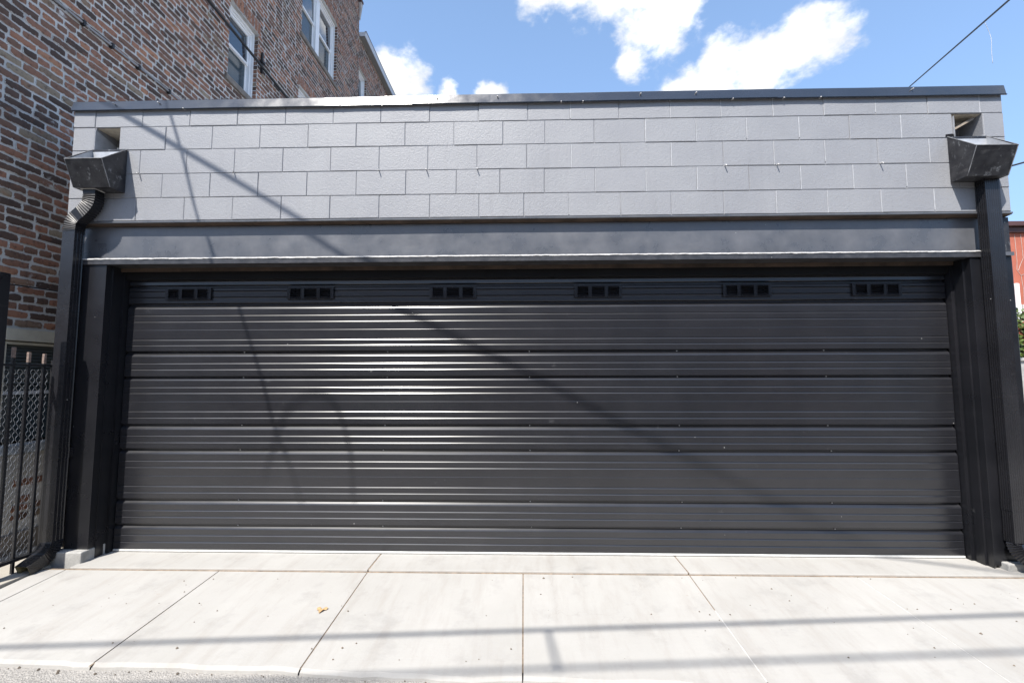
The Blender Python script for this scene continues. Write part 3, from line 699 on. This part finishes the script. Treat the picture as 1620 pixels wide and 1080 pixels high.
# mortar wall with openings: strips between openings
cuts_y = sorted(set([BY0, TALL_Y, LOW_Y] + [q for o in OPEN for q in o[:2]])); cuts_z = sorted(set([-.1, .66, TALL_Z, LOW_Z] + [q for o in OPEN for q in o[2:4]]))
wl = MB()
for i in range(len(cuts_y)-1):
    for k in range(len(cuts_z)-1):
        ya, yb, za, zb = cuts_y[i], cuts_y[i+1], cuts_z[k], cuts_z[k+1]
        ym, zm = (ya+yb)/2, (za+zb)/2
        if any(o[0] < ym < o[1] and o[2] < zm < o[3] for o in OPEN): continue
        if ym > TALL_Y and zm > LOW_Z: continue
        wl.box(BX-.35, BX-.008, ya, yb, za, zb)
wl.obj('wall', 'mortar', house)
bx('rear_wall', 'mortar', house, -13.0, BX-.351, BY0, 13, -.1, 9.8)
# bricks
random.seed(21)
def brick_geo(y0, y1, z0, z1, n_y, far, x=BX):
    """returns verts, faces, edge-distances for an uneven brick face (normal +x)"""
    pr = random.uniform(-.004, .003); back = x-.012
    if far:
        o = [(y0, z0), (y1, z0), (y1, z1), (y0, z1)]
        j = .002
        o = [(a_+random.uniform(-j, j), b_+random.uniform(-j, j)) for a_, b_ in o]
    else:
        j = .0035; o = []
        for k in range(n_y): o.append((y0+(y1-y0)*k/n_y + (.004 if k == 0 else random.uniform(-j, j)), z0+random.uniform(-j, j)+(.003 if k == 0 else 0)))
        o.append((y1-.004, z0+.004+random.uniform(-j, j))); o.append((y1+random.uniform(-j, j), (z0+z1)/2))
        for k in range(n_y): o.append((y1-(y1-y0)*k/n_y - (.004 if k == 0 else random.uniform(-j, j)), z1+random.uniform(-j, j)-(.003 if k == 0 else 0)))
        o.append((y0+.004, z1-.004+random.uniform(-j, j))); o.append((y0+random.uniform(-j, j), (z0+z1)/2))
    n = len(o); cy, cz = (y0+y1)/2, (z0+z1)/2; ins = min(.018, (z1-z0)*.36)
    inner = []
    for (a_, b_) in o:
        ia = min(max(a_, y0+ins), y1-ins); ib = min(max(b_, z0+ins), z1-ins); inner.append((ia, ib))
    vs = [(x+pr, a_, b_) for a_, b_ in inner] + [(x+pr-.003+random.uniform(-.001, .001), a_, b_) for a_, b_ in o] + [(back, a_, b_) for a_, b_ in o]
    ed = [ins]*n + [0.0]*n + [-.01]*n
    fs = [tuple(range(n))] + [(i, (i+1) % n, n+(i+1) % n, n+i) for i in range(n)] + [(n+i, n+(i+1) % n, 2*n+(i+1) % n, 2*n+i) for i in range(n)]
    return vs, fs, ed
def tone():
    r_ = random.random()
    if r_ < .44: return random.uniform(0, .40)
    if r_ < .80: return random.uniform(.36, .66)
    if r_ < .93: return random.uniform(.64, .84)
    return random.uniform(.88, 1)
def make_brick_mesh(name, batch):
    V = []; F = []; T = []; E_ = []
    for vs, fs, ed, t in batch:
        o = len(V); V += vs; F += [tuple(i+o for i in q) for q in fs]; E_ += ed; T += [t]*len(vs)
    me = bpy.data.meshes.new(name); me.from_pydata(V, [], F); me.update()
    ca = me.color_attributes.new('tone', 'FLOAT_COLOR', 'POINT')
    buf = []
    for t in T: buf += [t, t, t, 1.0]
    ca.data.foreach_set('color', buf)
    uvl = me.uv_layers.new(name='UVMap'); lv = [0]*len(me.loops); me.loops.foreach_get('vertex_index', lv)
    ub = []
    for i in lv: ub += [0.5, E_[i]]
    uvl.data.foreach_set('uv', ub); me.materials.append(M['brick']); return me
def project(p):
    d = Vector(p)-CAM; z = d.dot(fv)
    if z < .1: return None
    return 810+FPX*d.dot(r2)/z, 540-FPX*d.dot(u2)/z, z
cand = []; CH = .0672; z = .16; row = 0
while z < TALL_Z-.02:
    header = row % 6 == 3; L_ = .098 if header else .203; J = .0115
    y = BY0 + (.0 if row % 2 else -.108) + random.uniform(-.02, .02); ymax = TALL_Y if z > LOW_Z-CH else LOW_Y
    z0 = z + .0064; z1 = z + CH - .0064
    while y < ymax:
        l = L_ + random.uniform(-.008, .008)
        if not header and random.random() < .05: l = .1
        segs = [(max(y, BY0), min(y+l, ymax))]
        for (a0, a1, b0, b1, nm) in OPEN:
            if z1 > b0-.02 and z0 < b1+.0:
                ns = []
                for (p, q) in segs:
                    if q <= a0 or p >= a1: ns.append((p, q))
                    else:
                        if p < a0-.03: ns.append((p, a0))
                        if q > a1+.03: ns.append((a1, q))
                segs = ns
        for (p, q) in segs:
            if q-p > .03 and not (z < .64 and p < .35 and random.random() < .35): cand.append((p, q, z0+random.uniform(-.002, .002), z1+random.uniform(-.002, .002)))
        y += l + J + random.uniform(-.003, .003)
    z += CH; row += 1
scored = []
for c in cand:
    pr_ = project((BX, (c[0]+c[1])/2, (c[2]+c[3])/2)); s = 0
    if pr_ and 0 < pr_[0] < 1620 and 0 < pr_[1] < 1080:
        px, py, dz = pr_
        vis = px < (118 if py < 340 else 95) or py < 152
        if vis: s = (c[1]-c[0])/dz**3
    scored.append((s, c))
scored.sort(key=lambda q: -q[0])
near = [c for s, c in scored[:300]]; rest = [c for s, c in scored[300:]]
for c in near:
    vs, fs, ed = brick_geo(*c, 4 if c[1]-c[0] > .13 else 2, False)
    o = bpy.data.objects.new('brick', make_brick_mesh('brick', [(vs, fs, ed, tone())])); C.objects.link(o); o.parent = house
batch = []
for c in rest:
    far = (c[0] > 4.5)
    vs, fs, ed = brick_geo(*c, 3 if c[1]-c[0] > .13 else 2, far); batch.append((vs, fs, ed, tone()))
o = bpy.data.objects.new('brick_courses', make_brick_mesh('brick_courses', batch)); C.objects.link(o); o.parent = house; o['kind'] = 'stuff'
# reveals, windows
def window(y0, y1, z0, z1, panes=1, sill='stone', head=True, rec=.085):
    w = bpy.data.objects.new('window', None); C.objects.link(w); w.parent = house
    xf = BX-rec; fwid = .055
    m = MB()
    m.box(xf-.07, xf, y0+.002, y0+fwid, z0, z1); m.box(xf-.07, xf, y1-fwid, y1-.002, z0, z1)
    m.box(xf-.07, xf, y0+fwid, y1-fwid, z1-fwid, z1-.002); m.box(xf-.07, xf+.003, y0+fwid, y1-fwid, z0, z0+.03)
    ym = (y0+y1)/2
    if panes == 2: m.box(xf-.07, xf+.012, ym-.075, ym+.075, z0+.03, z1-fwid)
    # brickmould: white outer trim proud of frame
    for a_, b_ in ((y0+.001, y0+.030), (y1-.030, y1-.001)): m.box(xf+.0005, xf+.030, a_, b_, z0, z1-.001)
    m.box(xf+.0005, xf+.030, y0+.030, y1-.030, z1-.032, z1-.001)
    bevel(m.obj('frame', 'white', w), .003)
    spans = [(y0+fwid, y1-fwid)] if panes == 1 else [(y0+fwid, ym-.075), (ym+.075, y1-fwid)]
    zm = (z0+z1)/2 + .02
    for (a_, b_) in spans:
        s = MB(); t = .035
        s.box(xf-.045, xf-.022, a_, a_+t, zm-.02, z1-fwid); s.box(xf-.045, xf-.022, b_-t, b_, zm-.02, z1-fwid); s.box(xf-.045, xf-.022, a_+t, b_-t, z1-fwid-t, z1-fwid); s.box(xf-.045, xf-.018, a_+t, b_-t, zm-.02, zm+.018)
        s.obj('sash', 'white', w)
        s = MB(); s.box(xf-.068, xf-.046, a_, a_+t, z0+.03, zm+.015); s.box(xf-.068, xf-.046, b_-t, b_, z0+.03, zm+.015); s.box(xf-.068, xf-.046, a_+t, b_-t, z0+.03, z0+.03+t); s.box(xf-.068, xf-.046, a_+t, b_-t, zm-.02, zm+.015)
        s.obj('sash', 'white', w)
        MB().hexa([(xf-.026, a_+t, zm+.018), (xf-.023, a_+t, zm+.018), (xf-.023, b_-t, zm+.018), (xf-.026, b_-t, zm+.018), (xf-.048, a_+t, z1-fwid-t), (xf-.045, a_+t, z1-fwid-t), (xf-.045, b_-t, z1-fwid-t), (xf-.048, b_-t, z1-fwid-t)]).obj('pane', 'glass', w)
        bx('pane', 'screen', w, xf-.060, xf-.054, a_+t, b_-t, z0+.03+t, zm-.02)
    bevel(bx('sill', sill, w, BX-.10, BX+.028, y0-.06, y1+.06, z0-.085, z0-.003), .006)
    # brick arch above: tilted soldier bricks, and returns at the jambs
    jb = []
    zz = z0
    k = 0
    while zz < z1-.03:
        d0 = .0 ; 
        m2 = MB()
        for ye, sg in ((y1, 1),):
            pass
        k += 1; zz += CH
    return w
window(2.395, 3.045, 5.50, 6.60); window(4.335, 5.85, 7.66, 9.02, 2); window(7.16, 7.70, 7.75, 9.03); window(4.30, 4.98, 5.35, 6.64)
# bricks on the far jamb returns (facing the camera) and soldier heads, one joined part each
jb = []; random.seed(5)
def ret_brick(x0, x1, y, z0, z1):
    t = .006
    vs = [(x0, y-.003, z0), (x1, y-.003, z0), (x1, y-.003, z1), (x0, y-.003, z1), (x0, y+.01, z0), (x1, y+.01, z0), (x1, y+.01, z1), (x0, y+.01, z1)]
    return vs, [(0, 1, 2, 3), (0, 4, 5, 1), (1, 5, 6, 2), (2, 6, 7, 3), (3, 7, 4, 0)], [.006]*4+[-.01]*4
for (y0, y1, z0, z1, nm) in OPEN:
    zz = z0
    while zz < z1-.04:
        vs, fs, ed = ret_brick(BX-.082, BX-.002, y1, zz+.0075, zz+CH-.0075); jb.append((vs, fs, ed, tone()))
        zz += CH
o = bpy.data.objects.new('jamb_brick_courses', make_brick_mesh('jamb_brick_courses', jb)); C.objects.link(o); o.parent = house; o['kind'] = 'stuff'
sold = []
for (y0, y1, z0, z1, nm) in OPEN[:4]:
    n = int((y1-y0+.1)/.075)
    for k in range(n):
        ya = y0-.05+k*(y1-y0+.1)/n
        vs, fs, ed = brick_geo(ya+.006, ya+(y1-y0+.1)/n-.006, z1+.008+.02*math.sin(math.pi*k/(n-1)), z1+.20, 2, True, BX+.006); sold.append((vs, fs, ed, random.uniform(.5, .8)))
o = bpy.data.objects.new('window_arch', make_brick_mesh('window_arch', sold)); C.objects.link(o); o.parent = house; o['kind'] = 'stuff'
# ground floor window with rolled shutter
wg = bpy.data.objects.new('window', None); C.objects.link(wg); wg.parent = house
y0, y1, z0, z1 = OPEN[4][:4]
m = MB(); m.box(BX-.14, BX+.018, y0, y1, z1-.095, z1-.002); m.box(BX-.14, BX-.004, y0, y1, z1-.125, z1-.105); m.box(BX-.14, BX-.01, y0+.001, y0+.03, z0, z1-.125); m.box(BX-.14, BX-.01, y1-.03, y1-.001, z0, z1-.125)
m.obj('frame', 'cream', wg)
for k in range(12):
    zc = z1-.15-k*.026
    MB().add([(BX-.03, y0+.03, zc), (BX-.03, y1-.03, zc), (BX-.048, y1-.03, zc+.024), (BX-.048, y0+.03, zc+.024)], [(0, 1, 2, 3)]).obj('slat', 'slat', wg)
bx('pane', 'screen', wg, BX-.075, BX-.07, y0+.03, y1-.03, z0+.02, z1-.1)
bx('rail', 'gutterw', wg, BX-.068, BX-.04, y0+.03, y1-.03, 1.235, 1.262)
bx('sill', 'bluestone', wg, BX-.13, BX+.03, y0-.05, y1+.05, z0-.075, z0-.002, .006)
bx('parging', 'plaster', house, BX-.006, BX+.010, y0-.06, y1-.1, .60, z0-.078, .004)
bx('parging', 'plaster', house, BX-.006, BX+.007, BY0, .12, -.05, .60, .004)
bx('foundation', 'stone', house, BX-.006, BX+.022, BY0, 8, -.05, .145, .01)
# eaves
m = MB(); m.box(BX-.3, BX+.02, BY0-.05, TALL_Y+.03, TALL_Z, TALL_Z+.06); m.box(BX-.3, BX+.06, BY0-.05, TALL_Y+.10, TALL_Z+.06, TALL_Z+.11); m.obj('cornice', 'maroon', house)
m = MB().hexa([(BX-.05, TALL_Y-.02, TALL_Z-.42), (BX+.015, TALL_Y-.02, TALL_Z-.42), (BX+.015, TALL_Y+.02, TALL_Z-.42), (BX-.05, TALL_Y+.02, TALL_Z-.42), (BX-.05, TALL_Y-.06, TALL_Z), (BX+.06, TALL_Y-.06, TALL_Z), (BX+.06, TALL_Y+.05, TALL_Z), (BX-.05, TALL_Y+.05, TALL_Z)]); m.obj('corner_tile', 'ledge', house)
gt = MB(); prof = [(BX-.02, LOW_Z-.06), (BX+.14, LOW_Z-.06), (BX+.165, LOW_Z+.03), (BX+.165, LOW_Z+.045), (BX-.02, LOW_Z+.045)]
n = len(prof); vs = [(x, TALL_Y+.03, z) for x, z in prof] + [(x, LOW_Y, z) for x, z in prof]
gt.add(vs, [(i, (i+1) % n, n+(i+1) % n, n+i) for i in range(n)] + [tuple(range(n)), tuple(range(2*n-1, n-1, -1))])
gt.obj('gutter', 'gutterw', house)
bx('soffit', 'soffit', house, BX-.006, BX+.138, TALL_Y+.035, LOW_Y, LOW_Z-.075, LOW_Z-.061)
bx('gutter_rim', 'maroon', house, BX+.13, BX+.172, TALL_Y+.03, LOW_Y, LOW_Z+.046, LOW_Z+.062)
# conduit along the wall at 4.61 m, with clips
m = MB(); pts = [(BX+.018+.004*noise.noise(Vector((y*3, 0, 0))), y, 4.615+.012*noise.noise(Vector((y*1.4, 2, 0)))) for y in [BY0+.35*k for k in range(26)]]
m.tube(pts, .011, 6); m.obj('conduit', 'conduit', house)
for y in (.39, .68, .99, 1.4, 2.1, 3.0, 4.0): bx('conduit_clip', 'cable', house, BX-.003, BX+.034, y-.012, y+.012, 4.590, 4.638)
bx('cable_bracket', 'cable', house, BX-.002, BX+.03, 3.125, 3.16, 6.05, 6.38, .004)
bx('cable_bracket', 'cable', house, BX+.0, BX+.05, 3.10, 3.175, 6.20, 6.24, .004)

# ================================================================== CABLES
def cable(name, label, pts, r, sag=0.0, nseg=28, cat_='cable', group=None, mat='cable', extra=None):
    P = [Vector(p) for p in pts]
    if len(P) == 2:
        a_, b_ = P; P = []
        for k in range(nseg+1):
            t = k/nseg; q = a_.lerp(b_, t); q.z -= sag*4*t*(1-t); P.append(q)
    else: P = cat(P, 6)
    m = MB().tube(P, r, 6); o = m.obj(name, mat, None, True); o['label'] = label; o['category'] = cat_
    if group: o['group'] = group
    return o
cable('wall_cable', 'thick black cable strung along the brick wall across the first upper window', [(BX+.075, BY0, 6.22), (BX+.07, .8, 6.17), (BX+.07, 1.9, 6.13), (BX+.065, 3.0, 6.10), (BX+.05, 4.0, 6.09), (BX+.04, 5.5, 6.10), (BX+.03, 7.5, 6.12)], .020)
cable('wall_wire', 'thin dark wire low on the brick wall above the shuttered window', [(BX+.03, BY0, 2.09), (BX+.03, 0, 2.10), (BX+.03, .36, 2.112), (BX+.03, 1.2, 2.12), (BX+.03, 2.5, 2.11)], .006)
S = -TO_SUN / TO_SUN.y * -1.0     # travel of light per metre of +y
S = Vector((.5, 1.0, -1.53))
def back(p, k): return Vector(p) - S*k
# shadow of the service drop crosses the block wall and the door
sh1 = [(-3.209, 0, 3.471), (-1.935, 0, 2.71), (-1.085, .18, 1.965), (-.146, .18, 1.490), (.844, .18, .962), (1.8, .18, .475), (2.587, .18, .085)]
pts1 = [back(p, 1.25 + (p[0]+3.209)*.60) for p in sh1]
d0 = (pts1[0]-pts1[1])*1.6; d1 = (pts1[-1]-pts1[-2])*1.4
cable('service_cable', 'thick overhead service cable whose shadow runs diagonally over wall and door', [pts1[0]+d0] + pts1 + [pts1[-1]+d1], .017)
sh2 = [((-3.20, 0, 4.55), 1.8), ((-3.03, 0, 4.02), 1.8), ((-2.857, 0, 3.518), 1.8), ((-2.72, 0, 3.119), 1.82), ((-2.582, 0, 2.651), 1.85), ((-2.329, .18, 1.939), 2.0), ((-2.187, .18, 1.556), 2.1), ((-2.081, .18, 1.25), 2.3), ((-1.992, .18, .949), 2.6), ((-1.90, .18, .76), 3.0), ((-1.835, .18, .60), 3.6), ((-1.767, .18, .40), 4.2)]
pts2 = [back(p, k) for p, k in sh2]
cable('drop_cable', 'thin hanging cable whose shadow drops steeply down the left of the door', [Vector((-5.2, -.285, 10.2)), Vector((-4.7, -1.9, 9.2))] + pts2, .013)
sh3 = [((-2.06, .18, .56), 5.6), ((-1.98, .18, .899), 5.5), ((-1.895, .18, 1.099), 5.5), ((-1.77, .18, 1.199), 5.5), ((-1.643, .18, 1.229), 5.5), ((-1.512, .18, 1.149), 5.5), ((-1.43, .18, .949), 5.5), ((-1.368, .18, .702), 5.5), ((-1.351, .18, .409), 5.6)]
cable('cable_loop', 'arched loop of slack cable casting a soft arch shadow on the door', [back(p, k-2.2) for p, k in sh3], .013)
# overhead lines along the alley
def gl(px_, py_, k): return back((px_, py_, -.06), k)
g1 = gl(-2.74, -.97, 3.3); g2 = gl(2.89, -.55, 3.3); d_ = g2-g1
cable('overhead_line', 'thick overhead line along the alley casting the upper shadow on the concrete', [g1 - d_*1.2, g2 + d_*1.2], .0165)
h1 = gl(-.71, -1.14, 4.0); h2 = gl(2.52, -.90, 4.0); d2 = h2-h1
cable('overhead_line', 'overhead line along the alley casting the lower shadow near the concrete edge', [h1 - d2*2.2, h2 + d2*2.2], .015)
t_ = (.13+2.74)/(2.89+2.74); ja = g1 + d_*t_; jb_ = gl(.16, -1.10, 4.0)
cable('tie_wire', 'short tie between the two overhead lines', [ja, jb_], .014)
cable('overhead_line', 'long thin black wire rising from the roof edge into the right sky', [(8.27+1.2, 6+2.2, 7.5+.85), (6.05-1.1, 2-2.0, 6.0-.72)], .012)
cable('loose_strand', 'short thin strand dangling in the sky beside the long wire', [(6.485, 2.75, 6.32), (6.50, 2.70, 6.05), (6.44, 2.65, 5.80), (6.39, 2.6, 5.60)], .0028, mat='conduit')
cable('side_cable', 'short black cable sloping from behind the right rain box', [(9.2, 4.0, 4.98), (8.3, 3.6, 4.78), (7.4, 3.5, 4.55), (3.66, 3.3, 3.45)], .014)
for (x, y) in ((11.0, -4.0), (-10.0, -5.6)):
    up = empty('utility_pole', 'tall wooden utility pole at the %s end of the alley' % ('right' if x > 0 else 'left'), 'utility pole', 'utility poles')
    MB().tube([(x, y, -.1), (x, y, 4), (x+.02, y, 9.2)], .15, 12).obj('pole', 'polewood', up, True)
    bx('crossarm', 'polewood', up, x-.05, x+.05, y-1.1, y+1.1, 8.4, 8.52, .01)

op = empty('added_alley_building', 'dark brick building added out of view across the alley for the garage door to reflect', 'building')  # unseen building, added to give the door something dark to reflect
bx('wall', 'redbrick', op, -16, 16, -12.5, -8.0, -.1, 4.1); bx('cap', 'curb', op, -16.1, 16.1, -12.6, -7.95, 4.1, 4.2)
for xw in (-9.5, -3.2, 3.4, 9.6):
    bx('garage_door', 'cream' if xw in (-3.2, 9.6) else 'slat', op, xw-1.4, xw+1.4, -7.99, -7.9, -.1, 2.2)
# ================================================================== IRON GATE AT LEFT
gate = empty('iron_gate', 'black iron picket gate with wire mesh between brick building and garage', 'gate')
FX = -3.60
bx('post', 'iron', gate, FX-.066, FX, -.462, -.390, -.06, 2.098, .003)
for y, zt, zb in ((-.318, 1.585, -.03), (-.216, 1.555, -.06), (-.108, 1.548, .03)):
    r_ = .0085
    bx('picket', 'iron', gate, FX-.02-r_, FX-.02+r_, y-r_, y+r_, zb, zt-.075, .001)
    bx('picket_tip', 'rustpipe', gate, FX-.02-.009, FX-.02+.009, y-.009, y+.009, zt-.074, zt, .002)
bx('rail', 'iron', gate, FX-.032, FX-.008, -.39, -.030, 1.452, 1.468, .002)
bx('rail', 'iron', gate, FX-.038, FX-.004, -.39, -.060, .070, .092, .002)
bx('hinge_bar', 'iron', gate, FX-.030, FX-.010, -.050, -.032, .06, 1.50, .002)
m = MB(); xm = FX-.044; ya, yb, za, zb = -.395, -.055, .085, 1.452; cw, ch = .022, .028
random.seed(9)
def hexwire(i, k):
    return (xm+random.uniform(-.0015, .0015), ya+i*cw, za+k*ch)
nyc = int((yb-ya)/cw); nzc = int((zb-za)/ch)
for i in range(nyc+1):
    pts = []
    for k in range(nzc*2+1):
        off = cw*.5*(1 if ((k//2) % 2 == 0) else 0)
        y_ = ya+i*cw + (off if i % 2 == 0 else -off + cw*.5)*1.0
        pts.append((xm+random.uniform(-.001, .001), min(max(y_, ya), yb), za+k*ch*.5))
    m.tube(pts, .0014, 4, False)
m.obj('wire_mesh', 'conduit', gate, kind='stuff')
gate['category'] = 'gate'

# ================================================================== RIGHT SIDE BEYOND THE GARAGE
red = empty('red_building', 'distant red painted brick building with dark maroon cornice, right of the garage', 'building')
RY = 12.0
rw = MB(); rw.box(15.3, 30, RY, RY+9, -.1, 6.15); rw.obj('wall', 'redwall', red)
bx('cornice', 'maroon', red, 15.2, 30.1, RY-.10, RY+9, 6.15, 6.33, .02); bx('cornice', 'maroon', red, 15.15, 30.1, RY-.22, RY+9, 6.34, 6.50, .02)
for k, xw in enumerate((16.82, 19.6, 22.4, 25.2)):
    w_ = bpy.data.objects.new('window', None); C.objects.link(w_); w_.parent = red
    m = MB(); m.box(xw, xw+.10, RY-.03, RY-.002, 4.6, 5.92); m.box(xw+1.0, xw+1.1, RY-.03, RY-.002, 4.6, 5.92); m.box(xw+.1, xw+1.0, RY-.03, RY-.002, 5.82, 5.92); m.box(xw+.1, xw+1.0, RY-.03, RY-.002, 5.22, 5.28); m.box(xw-.05, xw+1.15, RY-.08, RY-.002, 4.5, 4.598)
    m.obj('frame', 'cream', w_); bx('pane', 'glass', w_, xw+.1, xw+1.0, RY-.012, RY-.004, 4.6, 5.82)
rl = MB(); random.seed(2)
for k in range(26):
    x = 15.4+k*.56; rl.box(x, x+.55, RY-.06-random.uniform(0, .02), RY-.003, 3.50+random.uniform(-.03, .02), 3.70+random.uniform(-.02, .04))
rl.obj('ledge', 'ledge', red)
o = MB().box(16.28, 16.42, RY-.14, RY-.02, 3.2, 4.42).obj('drain_pipe', 'white', red); bevel(o, .03)
m = MB()
for x, pts in ((0, [(16.52, 6.1), (16.53, 5.2), (16.50, 4.9), (16.62, 4.7), (16.66, 4.2), (16.64, 3.7)]), (0, [(16.72, 6.1), (16.74, 5.3), (16.62, 5.05), (16.55, 4.88)]), (0, [(16.62, 4.7), (16.85, 4.82), (17.4, 4.9)])):
    m.tube([(a_, RY-.012, b_) for a_, b_ in pts], .005, 5)
m.obj('wall_wire', 'ledge', red)
# ivy hedge in front of it
ivy = MB(); random.seed(4)
for k in range(9000):
    x = random.uniform(14.9, 19.5) ; hgt = 3.33 + .14*math.sin(x*2.1) + .10*math.sin(x*5.3); z_ = random.uniform(.0, hgt); y_ = random.uniform(RY-.75, RY-.08) if z_ < hgt-.3 else random.uniform(RY-.5, RY-.1)
    y_ += .12*math.sin(x*4+z_*3)
    s_ = random.uniform(.035, .075); n_ = Vector((random.uniform(-1, 1), random.uniform(-1.4, .2), random.uniform(-.3, 1.2))).normalized()
    a_ = n_.cross(Vector((random.random(), random.random(), random.random()))).normalized(); b_ = n_.cross(a_); c_ = Vector((x, y_, z_))
    ivy.add([c_+a_*s_, c_+b_*s_*.8+n_*s_*.15, c_-a_*s_, c_-b_*s_*.8+n_*s_*.15], [(0, 1, 2, 3)])
hedge = empty('ivy_hedge', 'green ivy hedge climbing the foot of the red building', 'hedge')
me = bpy.data.meshes.new('foliage'); me.from_pydata(ivy.v, [], ivy.f); me.materials.append(M['ivy']); o = bpy.data.objects.new('foliage', me); C.objects.link(o); o.parent = hedge
st = MB()
for k in range(14):
    x = 15+k*.33; st.tube([(x, RY-.3, -.1), (x+random.uniform(-.2, .2), RY-.3, 1.2), (x+random.uniform(-.3, .3), RY-.25, 2.6)], .02, 5)
st.obj('stems', 'polewood', hedge)
yw = empty('yard_wall', 'pale concrete yard wall in front of the ivy, right of the garage', 'wall')
bx('wall', 'curb', yw, 9.72, 16.0, 6.0, 6.16, -.1, 1.66, .01); bx('cap', 'curb', yw, 9.68, 16.1, 5.96, 6.2, 1.662, 1.73, .01)

# ================================================================== SMALL THINGS ON THE CONCRETE
lf = MB(); c_ = Vector((-1.235, -.60, zap(-.6)+.003)); n = 12; ring = []
for k in range(n):
    a_ = 2*math.pi*k/n; rr = .026*(1+.45*math.sin(3*a_)+.2*math.sin(7*a_)); ring.append((c_.x+rr*1.1*math.cos(a_), c_.y+rr*.9*math.sin(a_), c_.z+.008*abs(math.sin(2*a_))))
lf.add([(c_.x, c_.y, c_.z+.004)]+ring, [(0, 1+k, 1+(k+1) % n) for k in range(n)])
o = lf.obj('fallen_leaf', 'leaf'); o['label'] = 'small curled tan leaf lying alone on the concrete slab'; o['category'] = 'leaf'
gr = MB(); random.seed(31)
def pebble(x, y, z, s):
    v = [(x+random.uniform(-s, s)*1.0, y+random.uniform(-s, s), z+random.uniform(0, s*1.1)) for _ in range(3)] + [(x+s, y, z), (x-s, y+s*.3, z), (x, y-s, z), (x, y+s, z), (x, y, z+s*.9)]
    gr.add(v[3:], [(0, 3, 4), (3, 1, 4), (1, 2, 4), (2, 0, 4)])
for k in range(80):
    x = random.uniform(-3.6, 4); y = yedge(x) + random.gauss(-.02, .018); pebble(x, y, -.096, random.choice((.002, .003, .004, .005, .009)))
for k in range(90):
    x = random.uniform(-3.3, 3.8); y = random.uniform(-1.08, -.14); pebble(x, y, zap(y)+.0005, random.choice((.002, .003, .004, .006)))
for (x, y, s) in ((.13, -.19, .010), (.33, -.17, .006), (-1.85, -.96, .009), (-.97, -.94, .008), (-1.13, -.95, .006), (1.62, -.3, .007), (2.52, -.75, .009)): pebble(x, y, zap(y)+.0005, s)
gr.obj('grit', 'grit', kind='stuff')
